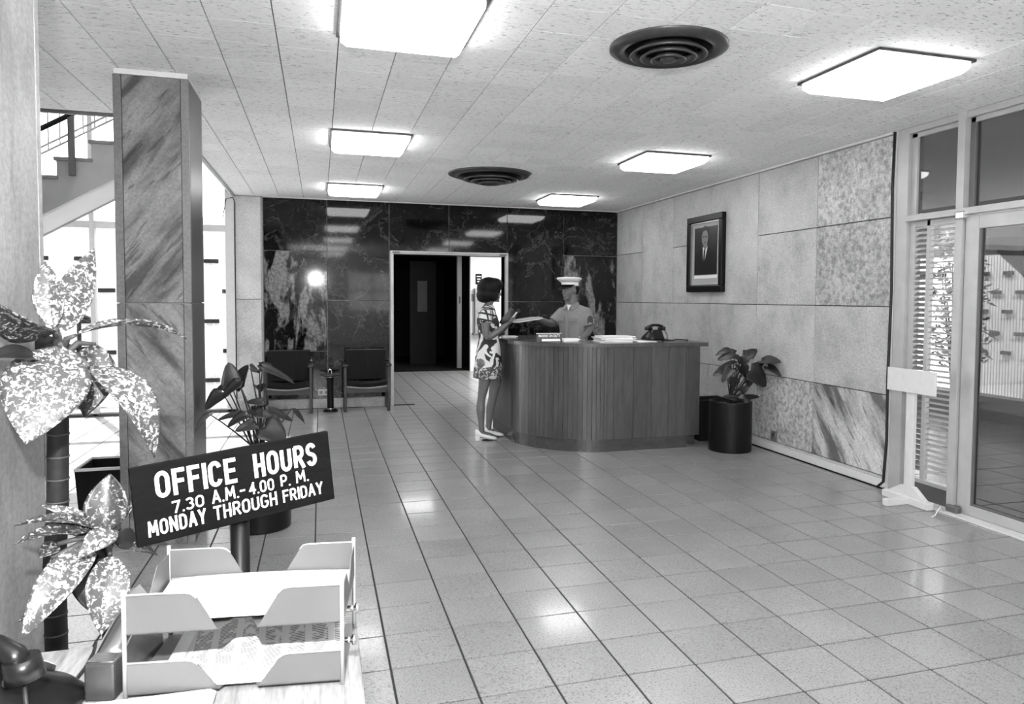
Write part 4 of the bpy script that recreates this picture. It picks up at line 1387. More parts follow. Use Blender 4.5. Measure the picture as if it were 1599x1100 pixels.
LOWL = [
    (163, 832, 1.98, 172, 740, 2.02, 62, .03, .25, 'leaf_varieg2', (1, 0, .1), .2),
    (150, 850, 1.96, 34, 1000, 1.80, 58, .14, .2, 'leaf_varieg', (.9, -.2, .5), .15),
    (182, 832, 1.95, 122, 872, 1.88, 40, .20, .1, 'leaf_varieg', (.8, 0, .7), 0.),
    (172, 868, 1.95, 158, 992, 1.86, 62, .10, .25, 'leaf_varieg', (1, .25, .3), -.2),
    (150, 866, 1.97, 140, 955, 1.93, 60, .08, .2, 'leaf_dark', (1, -.2, .2), 0.),
    (160, 828, 1.98, 63, 790, 2.02, 20, .06, .4, 'leaf_varieg', (.5, 0, 1), .3),
    (160, 832, 1.98, 22, 822, 1.93, 26, .14, .4, 'leaf_varieg2', (.3, 0, 1), .2),
    (145, 828, 1.97, 62, 828, 1.92, 34, .04, .3, 'leaf_varieg2', (.5, 0, .9), .2),
    (120, 838, 1.96, 20, 852, 1.86, 24, .15, .3, 'leaf_varieg2', (.4, 0, .9), .2),
    (90, 850, 1.95, 60, 872, 1.9, 26, .05, .3, 'leaf_varieg2', (.8, 0, .4), 0.),
    (80, 872, 1.92, 28, 972, 1.80, 24, -.22, .4, 'leaf_varieg2', (.6, -.4, .4), .4),
    (180, 822, 1.99, 214, 784, 2.03, 12, .05, .4, 'leaf_varieg', (.6, 0, .8), .2),
    (180, 838, 2.0, 214, 850, 2.03, 34, .08, .2, 'leaf_dark', (.9, 0, .4), 0.),
    (190, 855, 2.0, 246, 868, 2.05, 26, .10, .3, 'leaf_varieg2', (.6, 0, .8), .2),
]
lb = at(165, 845, 2.0)
spotted_plant('spotted_plant', 'low spotted-leaf plant spreading behind the letter tray', (lb.x, 2.02, 0),
              [(lb.x, 2.02, .24), (lb.x, 2.02, .5), (lb.x, 2.01, .7), (lb.x, 2.0, lb.z)], [.016, .016, .015, .012], LOWL, .095, .26)

# black square planter with pale rim, behind the dark column
sp_ = thing('square_planter', 'black square planter with a pale rim half hidden by the veined column', 'planter', (-1.40, 5.62, 0))
q0, q1, q2, q3, ph = -1.56, -1.22, 5.42, 5.80, .36
b = MB()
th = .012
vs = []
for ins, z in ((.02, 0), (0, ph), (th, ph), (th+.01, ph-.10)):
    vs += [(q0+ins, q2+ins, z), (q1-ins, q2+ins, z), (q1-ins, q3-ins, z), (q0+ins, q3-ins, z)]
fs = [(3, 2, 1, 0)]
for r in range(3):
    fs += [(r*4+k, r*4+(k+1) % 4, r*4+4+(k+1) % 4, r*4+4+k) for k in range(4)]
obj('box', b.add(vs, fs), M['black_satin'], sp_)
obj('soil', MB().box(q0+.021, q1-.021, q2+.021, q3-.021, ph-.14, ph-.10), M['soil'], sp_)
for (xa, xb, ya, yb) in ((q0-.004, q1+.004, q2-.004, q2+.006), (q0-.004, q1+.004, q3-.006, q3+.004), (q0-.004, q0+.006, q2+.006, q3-.006), (q1-.006, q1+.004, q2+.006, q3-.006)):
    obj('rim', MB().box(xa, xb, ya, yb, ph-.006, ph+.014, .002), M['white_paint'], sp_, 'pale rim')


# ------------------------------------------------------------------ armchairs and ash stand by the black marble
def armchair(x0, x1, label):
    yf, yb = 9.86, 10.26
    t = thing('armchair', label, 'armchair', ((x0+x1)/2, (yf+yb)/2, 0), 'dark armchairs by the marble wall')
    lw_ = .038
    for x in (x0, x1-lw_):
        obj('leg', MB().box(x, x+lw_, yf, yf+.045, 0, .60, .005), M['chair_wood'], t)
        obj('leg', MB().box(x, x+lw_, yb-.045, yb, 0, .60, .005), M['chair_wood'], t)
        obj('armrest', MB().box(x-.02, x+lw_+.02, yf-.035, yb, .60, .635, .012), M['chair_wood'], t)
    n = 10
    b = MB()
    for k in range(n):     # seat with a dished front edge
        u0, u1 = k/n, (k+1)/n
        xa, xb = x0+lw_+(x1-x0-2*lw_)*u0, x0+lw_+(x1-x0-2*lw_)*u1
        da, db = -.025*math.sin(PI*u0), -.025*math.sin(PI*u1)
        b.add([(xa, yf+.01, .34+da), (xb, yf+.01, .34+db), (xb, yb-.06, .32+db), (xa, yb-.06, .32+da), (xa, yf+.0, .40+da), (xb, yf+.0, .40+db), (xb, yb-.06, .40+db), (xa, yb-.06, .40+da)],
              [(3, 2, 1, 0), (4, 5, 6, 7), (0, 1, 5, 4), (2, 3, 7, 6)]+([(3, 0, 4, 7)] if k == 0 else [])+([(1, 2, 6, 5)] if k == n-1 else []))
    obj('seat', b, M['chair_fabric'], t)
    obj('seat_piping', MB().tube([(x0+lw_+(x1-x0-2*lw_)*k/n, yf-.002, .338-.025*math.sin(PI*k/n)) for k in range(n+1)], .011, 8), M['trim_metal'], t, 'paler front edge of the seat')
    obj('apron', MB().box(x0+lw_, x1-lw_, yf+.02, yf+.045, .25, .325), M['chair_wood'], t)
    bk = MB()
    m = 8
    for k in range(m):
        u0, u1 = k/m, (k+1)/m
        xa, xb = x0+.03+(x1-x0-.06)*u0, x0+.03+(x1-x0-.06)*u1
        ca, cb_ = .03*math.sin(PI*u0), .03*math.sin(PI*u1)
        bk.add([(xa, yb-.10+ca, .40), (xb, yb-.10+cb_, .40), (xb, yb-.055+cb_, .40), (xa, yb-.055+ca, .40), (xa, yb-.06+ca, .795), (xb, yb-.06+cb_, .795), (xb, yb-.02+cb_*.6, .795), (xa, yb-.02+ca*.6, .795)],
               [(3, 2, 1, 0), (4, 5, 6, 7), (0, 1, 5, 4), (2, 3, 7, 6)]+([(3, 0, 4, 7)] if k == 0 else [])+([(1, 2, 6, 5)] if k == m-1 else []))
    obj('backrest', bk, M['chair_fabric'], t)
    obj('top_rail', MB().tube([(x0+.03+(x1-x0-.06)*k/m, yb-.04+.024*math.sin(PI*k/m), .80) for k in range(m+1)], .012, 8), M['chair_wood'], t)
    return t


armchair(-.70, -.10, 'dark upholstered armchair at the left, beside the pale stone pilaster')
armchair(.295, .895, 'dark upholstered armchair beside the doorway frame')
ax_, ay_ = .125, 10.0
ash = thing('ash_stand', 'dark pedestal ash stand between the two armchairs', 'ash stand', (ax_, ay_, 0))
obj('base', MB().lathe([(.001, 0), (.095, 0), (.095, .015), (.075, .03), (.05, .036), (.001, .036)], (ax_, ay_, 0), 28), M['black_satin'], ash)
obj('base_ring', MB().lathe([(.05, .034), (.052, .04), (.046, .046), (.04, .046)], (ax_, ay_, 0), 28), M['chrome'], ash, 'bright ring')
obj('column', MB().lathe([(.042, .036), (.042, .44), (.05, .455), (.035, .46)], (ax_, ay_, 0), 24), M['black_satin'], ash)
obj('bowl', MB().lathe([(.001, .462), (.06, .462), (.13, .485), (.135, .497), (.128, .497), (.06, .475), (.001, .473)], (ax_, ay_, 0), 32), M['metal_dark'], ash)
obj('bowl_collar', MB().lathe([(.046, .448), (.05, .456), (.046, .464)], (ax_, ay_, 0), 24), M['steel'], ash)
obj('handle', MB().tube([(ax_-.02, ay_, .475), (ax_-.022, ay_, .54), (ax_-.008, ay_, .565), (ax_+.012, ay_, .55), (ax_+.022, ay_, .50), (ax_+.01, ay_, .475)], .008, 8), M['chrome'], ash, 'chrome handle')
ol = thing('wall_outlet', 'pale double outlet low on the black marble behind the ash stand', 'outlet', (at(505, 613, YB).x, YB, at(505, 613, YB).z))
oc = at(505.5, 613, YB)
obj('plate', MB().box(oc.x-.075, oc.x+.075, YB-.008, YB, oc.z-.045, oc.z+.045, .003), M['offwhite'], ol)
for s in (-1, 1):
    obj('socket', MB().box(oc.x+s*.035-.02, oc.x+s*.035+.02, YB-.010, YB-.006, oc.z-.02, oc.z+.02, .001), M['trim_metal'], ol)
oc2 = atx(1209, 681, XW)
ol = thing('wall_outlet', 'small bright outlet low on the stone wall beside the potted plant', 'outlet', tuple(oc2))
obj('plate', MB().box(XW-.008, XW, oc2.y-.05, oc2.y+.05, oc2.z-.05, oc2.z+.05, .002), M['trim_metal'], ol)
obj('socket', MB().box(XW-.014, XW-.006, oc2.y-.03, oc2.y+.03, oc2.z-.005, oc2.z+.03, .003), M['steel'], ol)

# ------------------------------------------------------------------ framed portrait
pt = thing('framed_portrait', 'dark framed portrait of a man in a suit on the stone wall', 'picture', (XW, 7.62, 1.605))
y0p, y1p, z0p, z1p, fw = 7.215, 8.03, 1.605, 2.50, .075
for (ya, yb, za, zb) in ((y0p, y1p, z0p, z0p+fw), (y0p, y1p, z1p-fw, z1p), (y0p, y0p+fw, z0p+fw, z1p-fw), (y1p-fw, y1p, z0p+fw, z1p-fw)):
    obj('frame_side', MB().box(XW-.055, XW, ya, yb, za, zb, .008), M['black_satin'], pt)
iy0, iy1, iz0, iz1 = y0p+fw, y1p-fw, z0p+fw, z1p-fw
for (ya, yb, za, zb) in ((iy0, iy1, iz0, iz0+.012), (iy0, iy1, iz1-.012, iz1), (iy0, iy0+.012, iz0, iz1), (iy1-.012, iy1, iz0, iz1)):
    obj('inner_fillet', MB().box(XW-.04, XW-.01, ya, yb, za, zb), M['steel'], pt)
obj('mat_board', MB().box(XW-.022, XW, iy0, iy1, iz0, iz1), M['grey_paper'], pt)
my, mz = .075, .06
M['photo_bg'] = plain('portrait_background', .018, .35)
M['photo_mid'] = plain('portrait_face_print', .22, .35)
M['photo_dark'] = plain('portrait_suit_print', .009, .35)
ph_ = obj('photograph', MB().box(XW-.026, XW-.020, iy0+my, iy1-my, iz0+.13, iz1-mz), M['photo_bg'], pt)
pc = (iy0+iy1)/2


def flat(pts, d):
    return MB().slab([(XW-d, y, z) for y, z in pts], (-.0008, 0, 0))


def ov(cy, cz, ry, rz, n=24):
    return [(cy+ry*math.cos(2*PI*k/n), cz+rz*math.sin(2*PI*k/n)) for k in range(n)]


yl, yh = iy0+my, iy1-my
zb_, zt_ = iz0+.13, iz1-mz
obj('suit', flat([(yl+.004, zb_+.004), (yl+.004, zb_+.20), (yl+.05, zb_+.27), (pc-.07, zb_+.315), (pc+.06, zb_+.315), (yh-.05, zb_+.27), (yh-.004, zb_+.20), (yh-.004, zb_+.004)], .0265), M['photo_dark'], ph_)
obj('neck', flat([(pc-.045, zb_+.29), (pc-.04, zb_+.37), (pc+.045, zb_+.37), (pc+.045, zb_+.29)], .0272), M['photo_mid'], ph_)
obj('shirt', flat([(pc-.055, zb_+.33), (pc+.015, zb_+.16), (pc+.05, zb_+.16), (pc+.06, zb_+.33), (pc, zb_+.285)], .0278), M['white_paper'], ph_)
obj('tie', flat([(pc-.004, zb_+.29), (pc+.012, zb_+.16), (pc+.05, zb_+.15), (pc+.03, zb_+.295)], .0286), M['photo_bg'], ph_)
obj('hair', flat(ov(pc+.012, zb_+.492, .085, .075), .0272), M['photo_dark'], ph_)
obj('face', flat(ov(pc+.012, zb_+.43, .072, .098), .028), M['photo_mid'], ph_)
obj('hairline', flat([(pc-.06, zb_+.47), (pc-.05, zb_+.50), (pc+.0, zb_+.515), (pc+.06, zb_+.505), (pc+.085, zb_+.46), (pc+.085, zb_+.54), (pc+.01, zb_+.57), (pc-.06, zb_+.54)], .0286), M['photo_dark'], ph_)
for s in (-1, 1):
    obj('eye', flat(ov(pc+.012+s*.03, zb_+.442, .016, .008, 12), .0288), M['photo_bg'], ph_)
obj('mouth', flat(ov(pc+.012, zb_+.375, .022, .005, 12), .0288), M['photo_bg'], ph_)
obj('caption_strip', MB().box(XW-.026, XW-.020, iy0+my, iy1-my, iz0+.085, iz0+.122), M['white_paper'], pt, 'white caption strip')

# ------------------------------------------------------------------ sign stand by the door, cable, little wire
ss = thing('sign_stand', 'pale wooden sign stand seen from behind, beside the glass door', 'sign stand', (4.2, 4.36, 0))
obj('board', MB().box(4.185, 4.20, 4.117, 4.576, .836, 1.010, .003), M['offwhite'], ss)
obj('post', MB().box(4.20, 4.235, 4.326, 4.399, .03, .985, .004), M['offwhite'], ss)
obj('foot', MB().box(4.185, 4.25, 4.16, 4.60, .0, .055, .006), M['offwhite'], ss)
obj('foot', MB().box(4.0, 4.30, 4.335, 4.39, .0, .05, .006), M['offwhite'], ss)
obj('gusset', MB().slab([(4.196, 4.20, .055), (4.196, 4.56, .055), (4.196, 4.42, .135), (4.196, 4.31, .135)], (.043, 0, 0)), M['offwhite'], ss)
cpts = [(XW-.012, YE-.012, HC-.005), (XW-.016, YE-.005, 2.4), (XW-.010, YE-.02, 1.6), (XW-.016, YE-.012, .9), (XW-.012, YE-.016, .4), (XW-.02, YE+.0, .06), (XW-.03, YE+.05, .012)]
tag(obj('black_cable', MB().tube(cpts, .011, 8), M['rubber']), 'black cable running down the end of the stone wall', 'cable')
tag(obj('loose_wire', MB().tube([(4.28, 4.10, .012), (4.24, 4.09, .05), (4.19, 4.07, .03), (4.15, 4.05, .004), (4.10, 4.03, .004)], .0035, 6), M['white_paper']), 'thin pale wire curling on the floor by the sign stand', 'wire')
wt = [at(*p_, YB-.02) for p_ in ((356, 306), (372, 305), (370, 318))]
tag(obj('corner_cable', MB().tube([(-1.20, YB-.05, HC-.30), (-1.16, YB-.05, HC-.06), (-1.08, YB-.05, HC-.035), (-1.055, YB-.04, HC-.10), (-1.06, YB-.03, HC-.6), (-1.06, YB-.03, .15)], .006, 8), M['rubber']), 'dark cable down the corner beside the pale stone pilaster', 'cable')

# ------------------------------------------------------------------ front desk and the things on it
DZ = .75
fd = thing('front_desk', 'pale wood-grain desk in the foreground', 'desk', (-.6, 1.35, 0))
dx0, dx1, dy0, dy1 = -1.35, .078, .95, 1.772
obj('desktop', MB().box(dx0, dx1, dy0, dy1, DZ-.035, DZ, .004), M['front_desk'], fd)
for x in (dx0+.03, dx1-.08):
    for y in (dy0+.03, dy1-.08):
        obj('leg', MB().box(x, x+.05, y, y+.05, 0, DZ-.035, .004), M['steel'], fd)
obj('modesty_panel', MB().box(dx0+.05, dx1-.05, dy1-.05, dy1-.03, .25, DZ-.04), M['trim_metal'], fd)

# letter tray
tr = thing('letter_tray', 'pale enamel two-tier letter tray holding papers on the front desk', 'letter tray', (-.16, 1.60, DZ))
TO = Vector((-.359, 1.512, 0)); TU = Vector((.9912, -.1327, 0)); TN = Vector((.1327, .9912, 0)); TW, TD = .40, .25
tp = lambda u, d, z: TO+TU*(u*TW)+TN*d+Vector((0, 0, z))


def tray_tier(z, h, rear):
    tk = .0025
    fl = [tp(0, 0, z), tp(.42, 0, z), tp(.46, .045, z), tp(.55, .045, z), tp(.60, 0, z), tp(1, 0, z), tp(1, TD, z), tp(0, TD, z)]
    o = obj('tray_floor', MB().slab(fl, (0, 0, tk)), M['tray'], tr)
    for d, s in ((0, -1),)+(((TD, 1),) if rear else ()):
        for poly in ([(0, 0), (0, h), (.27, h), (.30, h*.96), (.325, h*.85), (.42, 0)], [(.60, 0), (.70, h*.86), (.72, h*.97), (.75, h), (1, h), (1, 0)]):
            lp = obj('lip', MB().slab([tp(u, d, z+v) for u, v in poly], TN*(-tk*s)), M['tray'], o)
            ed = [tp(u, d, z+v) for u, v in poly]
            obj('rolled_edge', MB().tube(ed[1:-1] if poly[0][0] == 0 else ed[1:-1], .0022, 6), M['tray_edge'], o)


tray_tier(DZ+.008, .062, False)
tray_tier(.875, .077, True)
for u in (0, 1):
    for d in (0, TD):
        obj('corner_post', MB().tube([tp(u, d, DZ), tp(u, d, .962)], .0042, 8), M['tray_edge'], tr)
    obj('side_panel', MB().slab([tp(u, .0, .875), tp(u, TD, .875), tp(u, TD, .945), tp(u, TD*.7, .945), tp(u, TD*.5, .90), tp(u, TD*.3, .945), tp(u, 0, .945)], TU*.002), M['tray'], tr)
for zz, d in ((.825, .03), (.86, .10)):
    q = tp(1, d, zz)
    obj('clamp_knob', MB().tube([q, q+TU*.018], .006, 10).tube([q+TU*.016, q+TU*.024], .010, 12), M['chrome'], tr, 'chrome knob')


def sheet(name, label, fz, u0, u1, d0, d1, mt, cat='papers', n=14):
    """sheet that bends: height function fz(u, d) on the tray's own axes"""
    mb = MB()
    for i in range(n+1):
        for j in range(n+1):
            u, d = u0+(u1-u0)*i/n, d0+(d1-d0)*j/n
            mb.v.append(tuple(tp(u, d, fz(i/n, j/n))))
    for i in range(n):
        for j in range(n):
            mb.f.append([i*(n+1)+j, (i+1)*(n+1)+j, (i+1)*(n+1)+j+1, i*(n+1)+j+1]); mb.sm.append(True)
    o = obj(name, mb, M[mt])
    so = o.modifiers.new('thickness', 'SOLIDIFY'); so.thickness = .002; so.offset = 1
    return tag(o, label, cat)


def printed(name):
    m, nt, p = new_mat(name)
    tc = nd(nt, 'ShaderNodeTexCoord')
    sep = nd(nt, 'ShaderNodeSeparateXYZ'); nt.links.new(tc.outputs['Object'], sep.inputs[0])
    # columns of small print: rows of text broken into blocks
    row = ramp(nt, mth(nt, 'FRACT', mth(nt, 'MULTIPLY', sep.outputs['Y'], 210.), 0), [(.45, 0.), (.5, 1.)], 'CONSTANT')
    colm = ramp(nt, mth(nt, 'FRACT', mth(nt, 'MULTIPLY', mth(nt, 'ADD', sep.outputs['X'], 1.), 21.), 0), [(.0, 1.), (.7, 0.)], 'CONSTANT')
    bl_ = ramp(nt, noise(nt, tc.outputs['Object'], 60, 2), [(.42, 0.), (.48, 1.)])
    k = mth(nt, 'MULTIPLY', mth(nt, 'MULTIPLY', row, colm), bl_)
    c = mth(nt, 'SUBTRACT', .72, mth(nt, 'MULTIPLY', k, .58), True)
    nt.links.new(c, p.inputs['Base Color'])
    p.inputs['Roughness'].default_value = .6
    return m


M['printed'] = printed('printed_sheet')
sheet('paper_sheet', 'blank white sheets lying in the upper letter tray', lambda a, b: .880+.004*math.sin(PI*a)+.05*max(0, b-.72)**1.3+.012*(1-b)**3, .02, .985, .008, TD-.006, 'white_paper')
sheet('printed_list', 'printed list lying in the lower letter tray', lambda a, b: DZ+.013+.075*b*b*(.35+.65*a)+.006*math.sin(PI*a), .17, .97, .006, TD-.01, 'printed')
sheet('paper_sheet', 'blank sheet under the printed list in the lower letter tray', lambda a, b: DZ+.0115+.02*b*b, .10, .80, .01, TD-.02, 'white_paper')
pd = thing('paper_pad', 'white paper pad at the bottom edge, in front of the letter tray', 'papers', (-.33, 1.36, DZ))
c0, c1 = atz(197, 1093, DZ+.012), atz(334, 1076, DZ+.012)
dirn = (c1-c0).normalized(); per = Vector((-dirn.y, dirn.x, 0))
for k in range(4):
    z = DZ+.001+k*.003
    o0 = Vector((c0.x, c0.y, z))+dirn*(-.12+.002*k); o1 = Vector((c1.x, c1.y, z))+dirn*.002*k
    obj('sheet', MB().slab([o0-per*.20, o1-per*.20, o1-per*.012, o1-dirn*.012, o0], (0, 0, .0028)), M['white_paper'], pd)

# tape dispenser
td = thing('tape_dispenser', 'grey metal tape dispenser between the telephone and the letter tray', 'tape dispenser', (-.405, 1.56, DZ))
ex = Vector((.98, -.2, 0)).normalized(); ey = Vector((-ex.y, ex.x, 0))
tc0 = Vector((-.402, 1.530, DZ))
TDp = lambda a, b_, z: tc0+ex*a+ey*b_+Vector((0, 0, z))
obj('block', MB().obox(TDp(0, .01, .036), ex, ey, (0, 0, 1), .028, .022, .036, .005), M['metal_dark'], td)
obj('top_plate', MB().obox(TDp(0, .012, .0735), ex, ey, (0, 0, 1), .024, .018, .0015), M['chrome'], td, 'bright top plate')
arm = []
for k in range(9):
    u = k/8
    arm.append((.03+.16*u, .075+.055*math.sin(PI*.5*u)-.01*u))
for s in (-1, 1):
    pts = [TDp(s*.024, d, z) for d, z in arm]+[TDp(s*.024, arm[-1][0]+.02, 0), TDp(s*.024, .03, 0)]
    obj('side_plate', MB().slab(pts, ex*(.003*s)), M['steel'], td)
mb = MB()
for d, z in arm:
    mb.v += [tuple(TDp(-.022, d, z-.004)), tuple(TDp(.022, d, z-.004))]
for k in range(8):
    mb.f.append([2*k, 2*k+1, 2*k+3, 2*k+2]); mb.sm.append(True)
hood = obj('hood', mb, M['steel'], td); so = hood.modifiers.new('thickness', 'SOLIDIFY'); so.thickness = .002
obj('tape_roll', MB().tube([TDp(-.016, .13, .062), TDp(.016, .13, .062)], .045, 28), M['chrome'], td)

# telephone in the corner
telephone('desk_telephone', 'black telephone in the lower left corner of the front desk', (-.562, 1.50, DZ+.001), 2.6, 1.0)
wc = [atz(150, 1003, DZ+.004), atz(146, 1020, DZ+.004), atz(132, 1045, DZ+.004), atz(108, 1075, DZ+.004), atz(90, 1100, DZ+.004)]
tag(obj('desk_wire', MB().tube(wc, .0035, 6), M['rubber']), 'thin dark wire on the front desk beside the telephone', 'wire')

# office hours sign
sg = thing('office_hours_sign', 'black OFFICE HOURS sign with white lettering on a dark post', 'sign', (-.2, 1.97, 0))
dL = 1.70
dR = dL*1.178
cA = CO+ray(205, 732)*dL; cB = CO+ray(212, 858)*dL; cC = CO+ray(516, 673)*dR; cD = CO+ray(519, 780)*dR
mid_l, mid_r = (cA+cB)/2, (cC+cD)/2
su = (mid_r-mid_l); SWd = su.length; su.normalize()
sv = ((cA-cB)+(cC-cD)).normalized(); sv = (sv-su*sv.dot(su)).normalized()
sn = su.cross(sv)                 # towards the camera?
if sn.dot(CO-mid_l) < 0:
    sn = -sn
SH = ((cA-cB).length+(cC-cD).length)/2
sc_ = (mid_l+mid_r)/2
obj('plate', MB().obox(sc_-sn*.009, su, sv, sn, SWd/2, SH/2, .009, .002), M['sign_board'], sg)


def onplate(x, y):
    d = ray(x, y)
    t = (sc_-CO).dot(sn)/d.dot(sn)
    return CO+d*t


def c4(x, y):
    return (180+x/2.445, 650+y/2.445)


for wrd, l, r, h in (('OFFICE', (157, 317), (467, 253), 103), ('HOURS', (533, 238), (771, 186), 92),
                     ('7.30', (220, 373), (341, 343), 47), ('A.M.-', (371, 336), (498, 304), 50), ('4.00', (513, 302), (608, 281), 46), ('P.', (633, 272), (669, 264), 46), ('M.', (691, 257), (739, 246), 45),
                     ('MONDAY', (128, 465), (350, 408), 60), ('THROUGH', (379, 400), (620, 338), 54), ('FRIDAY', (642, 332), (794, 295), 48)):
    bl_, br_ = onplate(*c4(*l)), onplate(*c4(*r))
    tl_ = onplate(*c4(l[0]-h*.04, l[1]-h))
    tl_ = bl_+sv*(tl_-bl_).length
    paint_text(wrd, bl_, br_, tl_, sn, sg, .18 if h < 80 else .195)
pp = onplate(381, 815)
pz = Vector((pp.x, pp.y, 0))-sn*.035
pz.z = 0
obj('post', MB().tube([(pz.x, pz.y, .02), (pz.x, pz.y, pp.z+.10)], .0235, 18), M['black_satin'], sg)
obj('base', MB().lathe([(.001, 0), (.15, 0), (.15, .012), (.06, .025), (.001, .028)], (pz.x, pz.y, 0), 32), M['black_satin'], sg)


# ------------------------------------------------------------------ people
def limb(mb, pts, rad, n=14, flat=1.):
    pts = [Vector(p) for p in pts]
    mb.tube(pts, rad, n, flat=flat)
    for p, r in zip(pts, rad):
        mb.ell(p, (r, r, r), 12, 8)
    return mb


def smooth_path(pts, rad, k=4):
    """Catmull-Rom through joints so limbs taper without kinks"""
    P_ = [Vector(p) for p in pts]
    out, ro = [], []
    for i in range(len(P_)-1):
        p0, p1, p2, p3 = P_[max(i-1, 0)], P_[i], P_[i+1], P_[min(i+2, len(P_)-1)]
        for j in range(k):
            t = j/k
            out.append(.5*((2*p1)+(p2-p0)*t+(2*p0-5*p1+4*p2-p3)*t*t+(3*p1-p0-3*p2+p3)*t**3))
            ro.append(rad[i]+(rad[i+1]-rad[i])*t)
    out.append(P_[-1]); ro.append(rad[-1])
    return out, ro


def hand(mb, wrist, fwd, nrm, thumb_side, curl=.5, L=.175, spread=.06):
    """palm, four jointed fingers of unequal length, a thumb leaving the side of the palm near its base"""
    wrist, f = Vector(wrist), Vector(fwd).normalized()
    n = Vector(nrm); n = (n-f*n.dot(f)).normalized()       # out of the palm
    s = f.cross(n)*thumb_side                              # towards the thumb
    pl = L*.52
    mb.loft([(wrist+f*(pl*u), s*w_, n*h_) for u, w_, h_ in ((-.12, .024, .019), (.1, .028, .018), (.45, .038, .016), (.85, .040, .014), (1., .036, .011))], 14)
    for k, (o, ln) in enumerate(((.028, .88), (.0095, 1.0), (-.0095, .94), (-.028, .74))):
        p = wrist+f*(pl*.95)+s*o
        d = (f+s*(o*spread*30)).normalized()
        seg = L*.48*ln
        pts = [p-d*.012]
        a = 0.
        for q, fr in enumerate((.45, .31, .24)):
            a += curl*(.5, .8, .6)[q]
            p = p+(d*math.cos(a)+n*math.sin(a))*seg*fr
            pts.append(p)
        limb(mb, pts, [.0098, .0092, .0084, .0068], 10)
    b0 = wrist+f*(pl*.22)+s*.026
    b1 = b0+(f*.6+s*.75+n*.25).normalized()*.034
    b2 = b1+(f*.9+s*.35+n*.35).normalized()*.030
    b3 = b2+(f*.95+s*.05+n*.35).normalized()*.022
    limb(mb, [b0, b1, b2, b3], [.014, .0115, .0100, .0075], 10)


def head_shape(mb, c, f, up, k=1.):
    """skull, jaw, brow, nose, lips, chin, ears; c = centre of the head, f = way it faces"""
    c, f, up = Vector(c), Vector(f).normalized(), Vector(up).normalized()
    s = f.cross(up).normalized(); up = s.cross(f).normalized()
    R = Matrix((f, s, up)).transposed()
    P = lambda a, b_, z: c+(f*a+s*b_+up*z)*k
    E = lambda p, r: mb.ell(p, [x*k for x in r], 18, 12, R)
    E(P(-.012, 0, .025), (.096, .076, .090))      # cranium
    E(P(.030, 0, -.035), (.058, .060, .080))      # face
    E(P(.052, 0, -.082), (.034, .040, .032))      # jaw
    E(P(.078, 0, -.100), (.016, .020, .014))      # chin
    E(P(.080, 0, .022), (.016, .050, .012))       # brow
    mb.loft([(P(.082, 0, .012), s*(.008*k), up*(.008*k)), (P(.098, 0, -.014), s*(.011*k), up*(.010*k)), (P(.108, 0, -.030), s*(.014*k), up*(.010*k)), (P(.088, 0, -.042), s*(.014*k), up*(.008*k))], 12)   # nose
    E(P(.088, 0, -.060), (.012, .022, .006))      # upper lip
    E(P(.086, 0, -.072), (.012, .020, .007))      # lower lip
    for q in (-1, 1):
        E(P(.050, q*.042, -.030), (.030, .020, .024))    # cheek
        E(P(-.012, q*.078, -.012), (.018, .010, .032))   # ear
        E(P(.078, q*.030, .003), (.010, .014, .008))     # eyelid
    return P, E, R


def eyes(par, P, k=1.):
    for q in (-1, 1):
        ey_ = obj('eye', MB().ell(P(.082, q*.030, .002), (.008*k, .013*k, .0055*k), 12, 8), M['grey_paper'], par, 'eye')
        obj('iris', MB().ell(P(.087, q*.030, .002), (.0045*k, .0055*k, .0055*k), 10, 6), M['black'], ey_)


# ---- the woman, in profile, standing at the left side of the reception desk
WY = 7.62
W = lambda x, y, dy=0.: at(x, y, WY+dy)
wo = thing('person', 'woman with dark bobbed hair in a patterned short dress and white shoes', 'person', (W(760, 684).x, WY, 0))
b = MB()
wf = Vector((1, -.10, 0)).normalized()
hc = W(768, 455)
hP, hE, hR = head_shape(b, hc, Vector((.97, .12, -.06)), (0.06, 0, 1), 1.0)
pts, rr = smooth_path([W(766, 464), W(763, 475), W(761, 484)], [.052, .046, .060]); limb(b, pts, rr)
# torso under the dress
b.loft([(W(761, 482), (.05, 0, 0), (0, .09, 0)), (W(760, 488), (.075, 0, 0), (0, .165, 0)), (W(762, 505), (.095, 0, 0), (0, .145, 0)), (W(763, 528), (.085, 0, 0), (0, .115, 0)), (W(761, 552), (.11, 0, 0), (0, .155, 0)), (W(761, 572), (.105, 0, 0), (0, .155, 0))], 20)
# arms
rp, rr = smooth_path([W(759, 487, -.165), W(758, 507, -.20), W(761, 526, -.20), W(776, 519, -.19), W(789, 508, -.16)], [.048, .042, .036, .034, .024]); limb(b, rp, rr)
lp_, rr = smooth_path([W(765, 487, .155), W(769, 508, .19), W(774, 524, .18), W(786, 514, .10), W(792, 507, .02)], [.048, .042, .036, .033, .024]); limb(b, lp_, rr)
hand(b, rp[-1], W(803, 499, -.10)-W(789, 508, -.16), (-.35, .2, .9), 1, .30, .17, .10)
hand(b, lp_[-1], W(801, 492, -.02)-W(792, 507, .02), (.3, .9, .1), 1, .45, .165)
